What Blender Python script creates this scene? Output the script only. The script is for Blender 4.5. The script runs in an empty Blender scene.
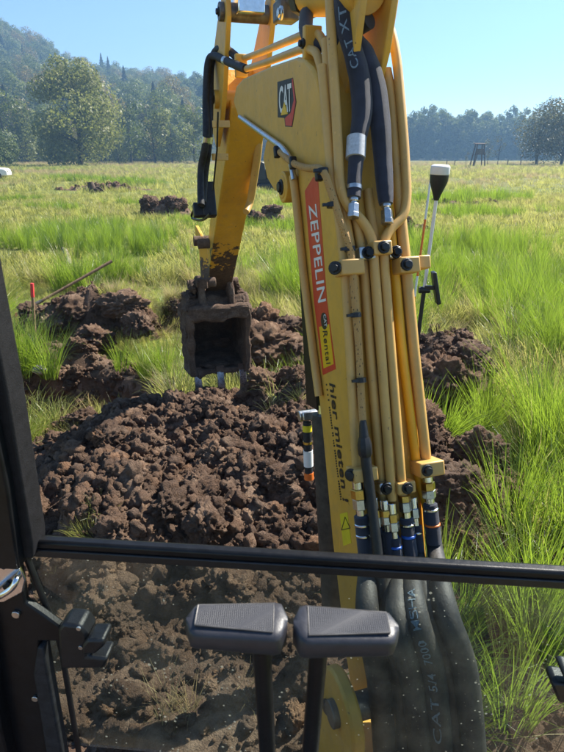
import bpy, bmesh, math, random
import numpy as np
from mathutils import Vector, Matrix, noise, geometry
random.seed(7); rng = np.random.default_rng(7)
R = math.radians

# ------------------------------------------------------------------ camera, sky, sun, exposure
S = bpy.context.scene
CAM_Z, PITCH, FPX, PW, PH = 1.9, R(21.9), 547.0, 564.0, 752.0
cam = bpy.data.cameras.new('camera'); camo = bpy.data.objects.new('camera', cam)
S.collection.objects.link(camo); S.camera = camo
camo.location = (0, 0, CAM_Z); camo.rotation_euler = (math.pi/2 - PITCH, 0, 0)
cam.sensor_fit = 'VERTICAL'; cam.sensor_height = 36; cam.lens = 36*FPX/PH
cam.clip_start = 0.02; cam.clip_end = 5000
cam.dof.use_dof = True; cam.dof.focus_distance = 2.6; cam.dof.aperture_fstop = 11
SUN_AZ, SUN_EL = R(54), R(45)
SUN = Vector((math.sin(SUN_AZ)*math.cos(SUN_EL), math.cos(SUN_AZ)*math.cos(SUN_EL), math.sin(SUN_EL)))
W = bpy.data.worlds.new('World'); S.world = W; W.use_nodes = True
nt = W.node_tree
sky = nt.nodes.new('ShaderNodeTexSky'); sky.sky_type = 'NISHITA'; sky.sun_disc = False
sky.sun_elevation = SUN_EL; sky.sun_rotation = SUN_AZ
sky.air_density = 1.0; sky.dust_density = 0.05; sky.ozone_density = 5.0; sky.altitude = 200
bg = nt.nodes['Background']; bg.inputs[1].default_value = 0.068
nt.links.new(sky.outputs[0], bg.inputs[0])
sl = bpy.data.lights.new('sun', 'SUN'); sl.energy = 5.0; sl.angle = R(0.55); sl.color = (1, .94, .84)
slo = bpy.data.objects.new('sun', sl); S.collection.objects.link(slo)
slo.rotation_euler = (-SUN).to_track_quat('-Z', 'Y').to_euler(); slo.location = (20, 20, 30)
S.view_settings.view_transform = 'Standard'; S.view_settings.look = 'None'
S.view_settings.exposure = 1.4; S.view_settings.gamma = 1.0; S.view_settings.use_curve_mapping = False
S.render.engine = 'CYCLES'
S.cycles.use_denoising = True
S.cycles.max_bounces = 8; S.cycles.transparent_max_bounces = 16; S.cycles.volume_bounces = 0
S.cycles.caustics_reflective = False; S.cycles.caustics_refractive = False
S.cycles.sample_clamp_indirect = 6

# ------------------------------------------------------------------ layout helpers
cp, sp = math.cos(PITCH), math.sin(PITCH)
C0 = Vector((0, 0, CAM_Z))
def ray(px, py):                       # world direction per unit of depth
    v = (py-PH/2)/FPX
    return Vector(((px-PW/2)/FPX, cp - v*sp, -(sp + v*cp)))
def atZ(px, py, Z): return C0 + ray(px, py)*Z
def atY(px, py, y): r = ray(px, py); return C0 + r*(y/r.y)
def G(px, py, z=0.0): r = ray(px, py); return C0 + r*((z-CAM_Z)/r.z)
BA = math.atan(0.30)                   # the boom is swung to the left
BD = Vector((-math.sin(BA), math.cos(BA), 0)); BR = Vector((math.cos(BA), math.sin(BA), 0)); BO = Vector((0.664, 0, 0))
def bw(t, u, z): return BO + BR*t + BD*u + Vector((0, 0, z))
def bl(P): q = P-BO; return (q.dot(BR), q.dot(BD), P.z)
def bp(px, py, t):                     # a point of the boom's plane at lateral offset t
    r = ray(px, py); s = (t - (C0-BO).dot(BR))/r.dot(BR)
    return bl(C0 + r*s)[1:]

# ------------------------------------------------------------------ materials
def NT(name):
    m = bpy.data.materials.new(name); m.use_nodes = True
    t = m.node_tree; b = t.nodes['Principled BSDF']
    return m, t, b, t.nodes['Material Output']
def node(t, ty, **k):
    n = t.nodes.new(ty)
    for a, v in k.items(): setattr(n, a, v)
    return n
def ramp(t, src, stops):
    r = t.nodes.new('ShaderNodeValToRGB'); e = r.color_ramp.elements
    while len(e) < len(stops): e.new(0.5)
    for i, (p, c) in enumerate(stops):
        e[i].position = p; e[i].color = (*c, 1) if len(c) == 3 else c
    t.links.new(src, r.inputs[0]); return r.outputs[0]
def mixc(t, f, a, b, mode='MIX'):
    m = t.nodes.new('ShaderNodeMix'); m.data_type = 'RGBA'; m.blend_type = mode
    for s, i in ((f, 0), (a, 6), (b, 7)):
        if isinstance(s, (int, float)): m.inputs[i].default_value = s
        elif isinstance(s, tuple): m.inputs[i].default_value = (*s, 1)
        else: t.links.new(s, m.inputs[i])
    return m.outputs[2]
def nz(t, scale, detail=4, rough=.55, vec=None, kind='NOISE'):
    n = t.nodes.new('ShaderNodeTexNoise' if kind == 'NOISE' else 'ShaderNodeTexVoronoi')
    n.inputs['Scale'].default_value = scale
    if kind == 'NOISE': n.inputs['Detail'].default_value = detail; n.inputs['Roughness'].default_value = rough
    if vec is not None: t.links.new(vec, n.inputs['Vector'])
    return n
def pos(t): return t.nodes.new('ShaderNodeNewGeometry').outputs['Position']
def objc(t): return t.nodes.new('ShaderNodeTexCoord').outputs['Object']
def bump(t, h, strength, dist, b):
    n = t.nodes.new('ShaderNodeBump'); n.inputs['Strength'].default_value = strength; n.inputs['Distance'].default_value = dist
    t.links.new(h, n.inputs['Height']); t.links.new(n.outputs[0], b.inputs['Normal']); return n
def simple(name, col, rough=.5, metal=0., var=.12, scale=30, spec=.5, bmp=0., coat=0):
    m, t, b, o = NT(name); p = pos(t); n = nz(t, scale, 5, .6, p)
    dk = tuple(c*(1-var*2) for c in col); lt = tuple(min(1, c*(1+var)) for c in col)
    t.links.new(ramp(t, n.outputs[0], [(.3, dk), (.7, lt)]), b.inputs['Base Color'])
    b.inputs['Metallic'].default_value = metal; b.inputs['Specular IOR Level'].default_value = spec
    r = t.nodes.new('ShaderNodeMapRange'); r.inputs[3].default_value = max(.03, rough-.12); r.inputs[4].default_value = min(1, rough+.15)
    t.links.new(nz(t, scale*2.3, 3, .6, p).outputs[0], r.inputs[0]); t.links.new(r.outputs[0], b.inputs['Roughness'])
    if coat: b.inputs['Coat Weight'].default_value = coat
    if bmp: bump(t, nz(t, scale*6, 4, .6, p).outputs[0], bmp, .01, b)
    return m
def paint(name, col, dirt=.35, mudz=None):
    """machine paint: fine dust, scratches, dried mud splashes; mudz = (z_low, z_high) range of a mud splash"""
    m, t, b, o = NT(name); p = pos(t)
    c = ramp(t, nz(t, 9, 4, .6, p).outputs[0], [(.3, tuple(x*.82 for x in col)), (.7, col)])
    dust = ramp(t, nz(t, 26, 6, .7, p).outputs[0], [(.50, (0, 0, 0)), (.78, (dirt,)*3)])
    c = mixc(t, dust, c, (.30, .21, .13))
    sc = node(t, 'ShaderNodeMapping'); sc.inputs['Scale'].default_value = (160, 160, 9); t.links.new(p, sc.inputs[0])
    scr = ramp(t, nz(t, 1, 2, .5, sc.outputs[0]).outputs[0], [(.70, (0, 0, 0)), (.74, (.5,)*3)])
    c = mixc(t, scr, c, tuple(min(1, x*1.25) for x in col))
    chips = ramp(t, nz(t, 75, 2, .5, p).outputs[0], [(.735, (0, 0, 0)), (.75, (.8,)*3)])
    c = mixc(t, chips, c, (.10, .06, .035))
    rough = .42
    if mudz:
        sx = t.nodes.new('ShaderNodeSeparateXYZ'); t.links.new(p, sx.inputs[0])
        mr = t.nodes.new('ShaderNodeMapRange'); mr.inputs[1].default_value = mudz[1]; mr.inputs[2].default_value = mudz[0]
        t.links.new(sx.outputs[2], mr.inputs[0])
        ad = node(t, 'ShaderNodeMath', operation='MULTIPLY_ADD'); t.links.new(nz(t, 13, 5, .7, p).outputs[0], ad.inputs[0])
        ad.inputs[1].default_value = 1.5; ad.inputs[2].default_value = -.75
        a2 = node(t, 'ShaderNodeMath', operation='ADD'); t.links.new(mr.outputs[0], a2.inputs[0]); t.links.new(ad.outputs[0], a2.inputs[1])
        k = ramp(t, a2.outputs[0], [(.46, (0, 0, 0)), (.52, (1, 1, 1))])
        mc = ramp(t, nz(t, 40, 5, .7, p).outputs[0], [(.3, (.035, .022, .014)), (.75, (.13, .083, .05))])
        c = mixc(t, k, c, mc)
        bump(t, a2.outputs[0], .5, .01, b)
    t.links.new(c, b.inputs['Base Color'])
    r = t.nodes.new('ShaderNodeMapRange'); r.inputs[3].default_value = .3; r.inputs[4].default_value = .62
    t.links.new(nz(t, 40, 4, .6, p).outputs[0], r.inputs[0]); t.links.new(r.outputs[0], b.inputs['Roughness'])
    return m
def soil_mat(name, base=(.235, .146, .098), dry=(.48, .335, .235), scale=1.0, wet=0.0, perobj=True):
    m, t, b, o = NT(name); p = pos(t)
    n1 = nz(t, 5*scale, 6, .62, p); n2 = nz(t, 38*scale, 6, .7, p); n3 = nz(t, 1.4*scale, 3, .5, p)
    c = ramp(t, n1.outputs[0], [(.28, tuple(x*.62 for x in base)), (.5, base), (.72, dry)])
    c = mixc(t, ramp(t, n2.outputs[0], [(.35, (.55,)*3), (.68, (1.25,)*3)]), c, c, 'MIX')
    c = mixc(t, 1.0, c, ramp(t, n2.outputs[0], [(.3, (.5, .5, .5)), (.7, (1.0, 1.0, 1.0))]), 'MULTIPLY')
    c = mixc(t, ramp(t, n3.outputs[0], [(.5, (0, 0, 0)), (.75, (.5,)*3)]), c, (.25, .165, .11))
    if perobj:
        oi = t.nodes.new('ShaderNodeObjectInfo')
        c = mixc(t, 1.0, c, ramp(t, oi.outputs['Random'], [(0, (.62, .62, .64)), (.6, (1, .97, .93)), (.95, (1.08, 1.02, .95)), (1, (1.35, 1.2, 1.0))]), 'MULTIPLY')
    t.links.new(c, b.inputs['Base Color'])
    b.inputs['Roughness'].default_value = .88 - .3*wet; b.inputs['Specular IOR Level'].default_value = .25+.2*wet
    h = node(t, 'ShaderNodeMath', operation='ADD'); t.links.new(n2.outputs[0], h.inputs[0]); t.links.new(nz(t, 120*scale, 4, .7, p).outputs[0], h.inputs[1])
    bump(t, h.outputs[0], 1.0, .026, b)
    return m
def leaf_mat(name, c1, c2, trans, tw=.45, rough=.5, scale=.6, spec=.3):
    """leaf or blade: diffuse and gloss with light passing through"""
    m, t, b, o = NT(name); oi = t.nodes.new('ShaderNodeObjectInfo')
    at = node(t, 'ShaderNodeAttribute', attribute_name='tint')
    n = nz(t, scale, 3, .6, pos(t))
    f = node(t, 'ShaderNodeMath', operation='MULTIPLY_ADD'); t.links.new(at.outputs['Fac'], f.inputs[0]); f.inputs[1].default_value = .6
    t.links.new(ramp(t, n.outputs[0], [(.3, (0, 0, 0)), (.7, (.4,)*3)]), f.inputs[2])
    c = mixc(t, f.outputs[0], c1, c2)
    c = mixc(t, 1.0, c, ramp(t, oi.outputs['Random'], [(0, (.50, .58, .58)), (.5, (1, 1, 1)), (1, (1.4, 1.22, 1.0))]), 'MULTIPLY')
    t.links.new(c, b.inputs['Base Color']); b.inputs['Roughness'].default_value = rough; b.inputs['Specular IOR Level'].default_value = spec
    tr = t.nodes.new('ShaderNodeBsdfTranslucent')
    t.links.new(mixc(t, .65, c, trans), tr.inputs[0])
    ms = t.nodes.new('ShaderNodeMixShader'); ms.inputs[0].default_value = tw
    t.links.new(b.outputs[0], ms.inputs[1]); t.links.new(tr.outputs[0], ms.inputs[2]); t.links.new(ms.outputs[0], o.inputs[0])
    return m

M = {}
YEL = (.74, .41, .055)
M['yellow'] = paint('yellow_paint', YEL)
M['stickyel'] = paint('stick_paint', (.74, .39, .03), .4, (1.0, 1.62))
M['tube'] = paint('tube_paint', (.68, .40, .11), .3)
M['sun_strip'] = paint('painted_sun_yellow', (.86, .43, .012), .1)  # brighter yellow with sunlight put into the colour
M['black'] = simple('black_plastic', (.012, .012, .014), .42, 0, .25, 60, .5, .15)
M['blackmetal'] = simple('black_painted_steel', (.008, .0085, .010), .36, 0, .2, 40, .28, .06)
M['rubber'] = simple('rubber_hose', (.022, .022, .026), .62, 0, .3, 60, .4, .2)
def dusty():
    m, t, b, o = NT('dusty_rubber'); p = pos(t)
    c = mixc(t, ramp(t, nz(t, 14, 6, .7, p).outputs[0], [(.42, (0, 0, 0)), (.72, (.65,)*3)]), (.02, .02, .023), (.13, .115, .09))
    v = node(t, 'ShaderNodeTexVoronoi'); v.inputs['Scale'].default_value = 60; t.links.new(p, v.inputs['Vector'])
    c = mixc(t, ramp(t, v.outputs['Distance'], [(.06, (.8,)*3), (.10, (0, 0, 0))]), c, (.35, .31, .24))
    t.links.new(c, b.inputs['Base Color']); b.inputs['Roughness'].default_value = .6; bump(t, nz(t, 160, 4, .6, p).outputs[0], .3, .004, b); return m
M['dustyrubber'] = dusty()
M['steel'] = simple('zinc_steel', (.62, .61, .58), .3, 1, .12, 60)
M['chrome'] = simple('chrome_steel', (.75, .76, .78), .16, 1, .08, 30)
M['brass'] = simple('brass_nut', (.62, .40, .10), .3, 1, .12, 60)
M['grey'] = simple('grey_steel', (.17, .16, .15), .5, .6, .25, 30)
M['rusty'] = simple('rusty_steel', (.16, .075, .035), .75, .2, .3, 50, .3, .2)
M['orange'] = simple('orange_plastic', (.80, .17, .02), .5, 0, .08)
M['blue'] = simple('blue_plastic', (.02, .13, .55), .45, 0, .08)
M['white'] = simple('white_paint', (.78, .78, .76), .45, 0, .05, 10)
M['red'] = simple('red_vinyl', (.62, .045, .02), .4, 0, .06, 20)
M['ink'] = simple('black_print', (.012, .012, .012), .5, 0, .05)
M['lime'] = simple('yellow_vinyl', (.75, .62, .02), .45, 0, .05, 20)
M['stickery'] = simple('sticker_yellow', (.82, .50, .01), .4, 0, .05, 20)
M['hoseprint'] = simple('hose_print', (.20, .27, .33), .6, 0, .3, 300)
M['wood'] = simple('weathered_wood', (.25, .16, .09), .8, 0, .25, 40, .3, .3)
M['oldwood'] = simple('grey_wood', (.12, .085, .06), .85, 0, .25, 4, .3, .3)
M['tape'] = simple('red_marker', (.72, .05, .05), .6, 0, .1)
M['mud'] = soil_mat('bucket_mud', (.28, .18, .125), (.48, .35, .26), 2.2, .1, False)
M['tooth'] = simple('worn_tooth_steel', (.36, .37, .40), .28, .9, .25, 50)
M['soil'] = soil_mat('fresh_soil', perobj=False)
M['clod'] = soil_mat('clod_soil')
M['pillar'] = simple('pillar_trim', (.012, .012, .014), .6, 0, .2, 60, .25, .2)

def sleeve_mat():
    m, t, b, o = NT('woven_sleeve'); p = pos(t)
    w = node(t, 'ShaderNodeTexWave', wave_type='BANDS', bands_direction='DIAGONAL'); w.inputs['Scale'].default_value = 220; w.inputs['Distortion'].default_value = 1
    t.links.new(p, w.inputs[0])
    t.links.new(ramp(t, nz(t, 22, 4, .6, p).outputs[0], [(.3, (.010, .012, .022)), (.7, (.028, .032, .055))]), b.inputs['Base Color'])
    b.inputs['Roughness'].default_value = .85; b.inputs['Sheen Weight'].default_value = .25
    bump(t, w.outputs[0], .4, .002, b); return m
M['sleeve'] = sleeve_mat()
def braid_mat():
    m, t, b, o = NT('braided_cord'); p = pos(t)
    mp = node(t, 'ShaderNodeMapping'); mp.inputs['Scale'].default_value = (150, 150, 55); t.links.new(p, mp.inputs[0])
    v = node(t, 'ShaderNodeTexVoronoi'); v.inputs['Scale'].default_value = 1; t.links.new(mp.outputs[0], v.inputs['Vector'])
    t.links.new(ramp(t, v.outputs['Distance'], [(.14, (.03, .02, .012)), (.22, (.52, .30, .10))]), b.inputs['Base Color'])
    b.inputs['Roughness'].default_value = .75
    w = node(t, 'ShaderNodeTexWave', bands_direction='DIAGONAL'); w.inputs['Scale'].default_value = 120; t.links.new(p, w.inputs[0])
    bump(t, w.outputs[0], .5, .003, b); return m
M['braid'] = braid_mat()
def grip_mat():
    m, t, b, o = NT('grip_pad'); p = objc(t)
    v = node(t, 'ShaderNodeTexVoronoi', distance='CHEBYCHEV'); v.inputs['Scale'].default_value = 420; v.inputs['Randomness'].default_value = 0; t.links.new(p, v.inputs['Vector'])
    b.inputs['Base Color'].default_value = (.035, .035, .041, 1); b.inputs['Roughness'].default_value = .5
    bump(t, v.outputs['Distance'], .8, .002, b); return m
M['grippad'] = grip_mat()
M['grip'] = simple('grip_rubber', (.03, .03, .037), .42, 0, .12, 60, .5, .08)
def glass_mat():
    m, t, b, o = NT('dusty_window_glass'); t.nodes.remove(b); p = pos(t)
    tr = t.nodes.new('ShaderNodeBsdfTransparent'); tr.inputs[0].default_value = (.79, .835, .82, 1)
    gl = t.nodes.new('ShaderNodeBsdfGlossy'); gl.inputs[1].default_value = .02; gl.inputs[0].default_value = (.9, .95, .95, 1)
    fr = t.nodes.new('ShaderNodeFresnel'); io = t.nodes.new('ShaderNodeMapRange'); io.inputs[3].default_value = 1.45; io.inputs[4].default_value = 1/1.45
    t.links.new(t.nodes.new('ShaderNodeNewGeometry').outputs['Backfacing'], io.inputs[0]); t.links.new(io.outputs[0], fr.inputs[0])
    a = t.nodes.new('ShaderNodeMixShader'); t.links.new(fr.outputs[0], a.inputs[0]); t.links.new(tr.outputs[0], a.inputs[1]); t.links.new(gl.outputs[0], a.inputs[2])
    df = t.nodes.new('ShaderNodeBsdfDiffuse'); df.inputs[0].default_value = (.55, .55, .50, 1)
    tl = t.nodes.new('ShaderNodeBsdfTranslucent'); tl.inputs[0].default_value = (.62, .60, .50, 1)
    d2 = t.nodes.new('ShaderNodeMixShader'); d2.inputs[0].default_value = .6; t.links.new(df.outputs[0], d2.inputs[1]); t.links.new(tl.outputs[0], d2.inputs[2])
    film = ramp(t, nz(t, 7, 5, .65, p).outputs[0], [(.42, (.004,)*3), (.75, (.035,)*3)])
    vo = node(t, 'ShaderNodeTexVoronoi'); vo.inputs['Scale'].default_value = 95; t.links.new(p, vo.inputs['Vector'])
    size = ramp(t, nz(t, 11, 3, .6, p).outputs[0], [(.38, (.08, .08, .08)), (.74, (.40,)*3)])
    rnd = node(t, 'ShaderNodeSeparateXYZ'); t.links.new(vo.outputs['Color'], rnd.inputs[0])
    sz = node(t, 'ShaderNodeMath', operation='MULTIPLY'); t.links.new(size, sz.inputs[0]); t.links.new(rnd.outputs[1], sz.inputs[1])
    le = node(t, 'ShaderNodeMath', operation='LESS_THAN'); t.links.new(vo.outputs['Distance'], le.inputs[0]); t.links.new(sz.outputs[0], le.inputs[1])
    g2 = node(t, 'ShaderNodeMath', operation='GREATER_THAN'); t.links.new(rnd.outputs[0], g2.inputs[0]); g2.inputs[1].default_value = .5
    mu = node(t, 'ShaderNodeMath', operation='MULTIPLY'); t.links.new(le.outputs[0], mu.inputs[0]); t.links.new(g2.outputs[0], mu.inputs[1])
    bk = node(t, 'ShaderNodeMath', operation='MULTIPLY'); t.links.new(t.nodes.new('ShaderNodeNewGeometry').outputs['Backfacing'], bk.inputs[0]); t.links.new(mu.outputs[0], bk.inputs[1])
    m2 = node(t, 'ShaderNodeMath', operation='MULTIPLY_ADD'); t.links.new(bk.outputs[0], m2.inputs[0]); m2.inputs[1].default_value = .42; t.links.new(film, m2.inputs[2])
    f = t.nodes.new('ShaderNodeMixShader'); t.links.new(m2.outputs[0], f.inputs[0]); t.links.new(a.outputs[0], f.inputs[1]); t.links.new(d2.outputs[0], f.inputs[2])
    t.links.new(f.outputs[0], o.inputs[0]); return m
M['glass'] = glass_mat()
# vegetation
M['rush'] = leaf_mat('rush_blade', (.055, .115, .020), (.17, .23, .045), (.46, .66, .05), .45, .36, .8, .5)
M['grass'] = leaf_mat('meadow_blade', (.12, .16, .03), (.27, .28, .085), (.70, .68, .19), .5, .4, .25, .45)
M['straw'] = leaf_mat('dry_blade', (.32, .25, .12), (.44, .36, .19), (.65, .54, .28), .4, .6, .25)
M['willow'] = leaf_mat('willow_leaf', (.08, .105, .024), (.21, .215, .07), (.36, .40, .09), .35, .5, .15)
M['bush'] = leaf_mat('bush_leaf', (.08, .11, .04), (.17, .20, .09), (.35, .42, .14), .35, .5, .2)
M['broad'] = leaf_mat('broad_leaf', (.035, .060, .012), (.13, .145, .03), (.26, .32, .05), .32, .5, .035)
M['autumn'] = leaf_mat('turning_leaf', (.09, .075, .016), (.17, .12, .03), (.40, .32, .06), .32, .5, .05)
M['alder'] = leaf_mat('alder_leaf', (.055, .062, .030), (.12, .12, .06), (.24, .24, .09), .3, .5, .1)
M['needle'] = leaf_mat('needle', (.016, .032, .014), (.035, .058, .022), (.06, .10, .03), .15, .6, .05)
M['bark'] = simple('bark', (.07, .052, .038), .9, 0, .3, 6, .2, .4)

# ------------------------------------------------------------------ mesh helpers
def link(name, me, mat=None, parent=None, smooth=None, bevel=0):
    o = bpy.data.objects.new(name, me); S.collection.objects.link(o)
    if mat is not None and not me.materials: me.materials.append(M[mat] if isinstance(mat, str) else mat)
    if smooth is not None and len(me.polygons):
        me.polygons.foreach_set('use_smooth', [True]*len(me.polygons))
        if smooth < 180: me.set_sharp_from_angle(angle=R(smooth))
    if bevel:
        b = o.modifiers.new('edge', 'BEVEL'); b.width = bevel; b.segments = 2; b.limit_method = 'ANGLE'; b.angle_limit = R(40)
    if parent: o.parent = parent
    return o
class MB:
    def __init__(s): s.v, s.f = [], []
    def add(s, vs, fs):
        k = len(s.v); s.v += [tuple(x) for x in vs]; s.f += [tuple(i+k for i in f) for f in fs]; return s
    def box(s, c, size, mat=None):
        x, y, z = (a/2 for a in size); m = mat or Matrix.Identity(3); c = Vector(c)
        vs = [c + m @ Vector((a*x, b*y, d*z)) for d in (-1, 1) for b in (-1, 1) for a in (-1, 1)]
        return s.add(vs, [(0, 2, 3, 1), (4, 5, 7, 6), (0, 1, 5, 4), (2, 6, 7, 3), (0, 4, 6, 2), (1, 3, 7, 5)])
    def beam(s, p0, p1, w, h, up=(0, 0, 1)):
        p0, p1 = Vector(p0), Vector(p1); d = (p1-p0); L = d.length; d.normalize()
        x = d.cross(Vector(up)).normalized(); y = x.cross(d)
        m = Matrix((x, d, y)).transposed(); return s.box((p0+p1)/2, (w, L, h), m)
    def tube(s, pts, r, n=12, caps=True, smoothsteps=0):
        P = [Vector(p) for p in pts]
        if smoothsteps: P, r = catmull(P, r, smoothsteps)
        rr = r if isinstance(r, (list, tuple)) else [r]*len(P)
        k = len(s.v); ref = None
        for i, p in enumerate(P):
            d = (P[min(i+1, len(P)-1)] - P[max(i-1, 0)]).normalized()
            if ref is None: ref = Vector((0, 0, 1)) if abs(d.z) < .9 else Vector((1, 0, 0))
            x = (ref - d*ref.dot(d)).normalized(); y = d.cross(x); ref = x
            for j in range(n):
                a = 2*math.pi*j/n; s.v.append(tuple(p + x*(math.cos(a)*rr[i]) + y*(math.sin(a)*rr[i])))
        for i in range(len(P)-1):
            for j in range(n):
                a, b = k+i*n+j, k+i*n+(j+1) % n; s.f.append((a, b, b+n, a+n))
        if caps: s.f.append(tuple(k+j for j in range(n))[::-1]); s.f.append(tuple(k+(len(P)-1)*n+j for j in range(n)))
        return s
    def prism(s, poly, fn, a, b):       # poly in 2D; fn(x, y, w) -> 3D
        n = len(poly); vs = [fn(x, y, a) for x, y in poly] + [fn(x, y, b) for x, y in poly]
        return s.add(vs, [tuple(range(n))[::-1], tuple(range(n, 2*n))] + [(i, (i+1) % n, n+(i+1) % n, n+i) for i in range(n)])
    def build(s, name, mat, parent=None, smooth=35, bevel=0):
        me = bpy.data.meshes.new(name); me.from_pydata(s.v, [], s.f)
        bm = bmesh.new(); bm.from_mesh(me); bmesh.ops.recalc_face_normals(bm, faces=bm.faces); bm.to_mesh(me); bm.free()
        return link(name, me, mat, parent, smooth, bevel)
def catmull(P, r, k):
    rr = list(r) if isinstance(r, (list, tuple)) else [r]*len(P); Q, q = [], []
    for i in range(len(P)-1):
        a, b, c, d = P[max(i-1, 0)], P[i], P[i+1], P[min(i+2, len(P)-1)]
        for j in range(k):
            t = j/k; Q.append(.5*((2*b) + (c-a)*t + (2*a-5*b+4*c-d)*t*t + (3*b-a-3*c+d)*t**3)); q.append(rr[i]+(rr[i+1]-rr[i])*t)
    Q.append(P[-1]); q.append(rr[-1]); return Q, q
def fillet(P, rad, k=5):                # polyline with rounded corners, like a bent pipe
    P = [Vector(p) for p in P]; Q = [P[0]]
    for i in range(1, len(P)-1):
        a, b, c = P[i-1], P[i], P[i+1]; d = min(rad, (a-b).length*.48, (c-b).length*.48)
        s, e = b+(a-b).normalized()*d, b+(c-b).normalized()*d
        for j in range(k+1):
            t = j/k; Q.append(s*(1-t)**2 + b*2*t*(1-t) + e*t*t)
    return Q + [P[-1]]
def empty(name, loc, rz=0):
    o = bpy.data.objects.new(name, None); S.collection.objects.link(o); o.location = loc; o.rotation_euler = (0, 0, rz); o.empty_display_size = .2
    return o
def tag(o, label=None, cat=None, group=None, kind=None):
    if label: o['label'] = label
    if cat: o['category'] = cat
    if group: o['group'] = group
    if kind: o['kind'] = kind
    return o
def quads(name, V, tint=None, smooth=False):        # V: (n,4,3) array of quads -> mesh
    n = len(V); me = bpy.data.meshes.new(name)
    me.vertices.add(4*n); me.vertices.foreach_set('co', np.ascontiguousarray(V, dtype=np.float32).ravel())
    me.loops.add(4*n); me.loops.foreach_set('vertex_index', np.arange(4*n, dtype=np.int32))
    me.polygons.add(n); me.polygons.foreach_set('loop_start', np.arange(0, 4*n, 4, dtype=np.int32))
    me.update(calc_edges=True)
    if tint is not None:
        a = me.attributes.new('tint', 'FLOAT', 'FACE'); a.data.foreach_set('value', np.asarray(tint, dtype=np.float32))
    return me
def scatter(name, pts, rots, scl, idx, variants, parent=None):
    """one object that sets many small pieces of the given variant meshes on points"""
    me = bpy.data.meshes.new(name); me.from_pydata([tuple(p) for p in pts], [], [])
    for an, ty, dat, key in (('rot', 'FLOAT_VECTOR', rots, 'vector'), ('scl', 'FLOAT_VECTOR', scl, 'vector'), ('idx', 'INT', idx, 'value')):
        a = me.attributes.new(an, ty, 'POINT'); a.data.foreach_set(key, np.asarray(dat, dtype=np.int32 if ty == 'INT' else np.float32).ravel())
    o = bpy.data.objects.new(name, me); S.collection.objects.link(o)
    col = bpy.data.collections.new(name+'_variants')
    for i, v in enumerate(variants): col.objects.link(bpy.data.objects.new('%s_piece_%02d' % (name, i), v))
    g = bpy.data.node_groups.new(name, 'GeometryNodeTree')
    g.interface.new_socket('Geometry', in_out='INPUT', socket_type='NodeSocketGeometry'); g.interface.new_socket('Geometry', in_out='OUTPUT', socket_type='NodeSocketGeometry')
    gi, go = g.nodes.new('NodeGroupInput'), g.nodes.new('NodeGroupOutput')
    ip = g.nodes.new('GeometryNodeInstanceOnPoints'); ci = g.nodes.new('GeometryNodeCollectionInfo')
    ci.inputs[0].default_value = col; ci.inputs[1].default_value = True; ci.inputs[2].default_value = True
    ip.inputs['Pick Instance'].default_value = True
    def na(n, ty):
        x = g.nodes.new('GeometryNodeInputNamedAttribute'); x.data_type = ty; x.inputs[0].default_value = n; return x.outputs[0]
    g.links.new(gi.outputs[0], ip.inputs['Points']); g.links.new(ci.outputs[0], ip.inputs['Instance'])
    g.links.new(na('idx', 'INT'), ip.inputs['Instance Index']); g.links.new(na('scl', 'FLOAT_VECTOR'), ip.inputs['Scale'])
    er = g.nodes.new('FunctionNodeEulerToRotation'); g.links.new(na('rot', 'FLOAT_VECTOR'), er.inputs[0]); g.links.new(er.outputs[0], ip.inputs['Rotation'])
    g.links.new(ip.outputs[0], go.inputs[0])
    md = o.modifiers.new('scatter', 'NODES'); md.node_group = g
    if parent: o.parent = parent
    tag(o, kind='stuff'); return o
def text_mesh(txt, size=1.0, shear=0.0, offset=0.0, spacing=1.0):
    c = bpy.data.curves.new('lettering', 'FONT'); c.body = txt; c.size = size; c.shear = shear; c.offset = offset; c.space_character = spacing
    c.resolution_u = 3
    o = bpy.data.objects.new('lettering', c); S.collection.objects.link(o)
    dg = bpy.context.evaluated_depsgraph_get(); me = bpy.data.meshes.new_from_object(o.evaluated_get(dg))
    bpy.data.objects.remove(o); bpy.data.curves.remove(c)
    V = np.array([v.co[:2] for v in me.vertices]); F = [tuple(p.vertices) for p in me.polygons]
    bpy.data.meshes.remove(me)
    V -= V.min(0); return V, F, V.max(0)
def lettering(name, txt, fn, mat, parent, shear=0., offset=0., spacing=1., tess=False):
    """fn maps (0..1 along the line, 0..1 across from baseline to cap) to a 3D point"""
    V, F, mx = text_mesh(txt, 1, shear, offset, spacing); V = V/mx
    mb = MB().add([fn(a, b) for a, b in V], F)
    return mb.build(name, mat, parent, None)

# ------------------------------------------------------------------ ground, heaps, trench
def sstep(a, b, x):
    t = min(1, max(0, (x-a)/(b-a))); return t*t*(3-2*t)
def fbm(x, y, z=0., o=4): return noise.fractal(Vector((x, y, z)), 1.0, 2.0, o)
TRS = [([G(-120, 400), G(30, 398), G(118, 398)], .42, .60), ([G(225, 366), G(300, 372), G(330, 380)], .30, .45), ([G(395, 420), G(436, 425)], .25, .35)]
TRS = [([(p.x, p.y) for p in L], w, d) for L, w, d in TRS]
def seg_dist(x, y, L):
    best = 1e9
    for (ax, ay), (bx, by) in zip(L[:-1], L[1:]):
        dx, dy = bx-ax, by-ay; t = max(0, min(1, ((x-ax)*dx+(y-ay)*dy)/(dx*dx+dy*dy)))
        best = min(best, math.hypot(x-ax-t*dx, y-ay-t*dy))
    return best
def zg(x, y):
    z = .05*fbm(x*.5, y*.5, 3.1, 3) + .12*fbm(x*.07, y*.07, 1., 2)*sstep(8, 30, abs(y))
    if -4.5 < x < 3.5 and 3 < y < 8:
        for L, w, dp in TRS:
            d = seg_dist(x, y, L) + .10*fbm(x*2.2, y*2.2, 8); z -= dp*(1-sstep(w*.72, w*1.1, d))
    return z
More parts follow.
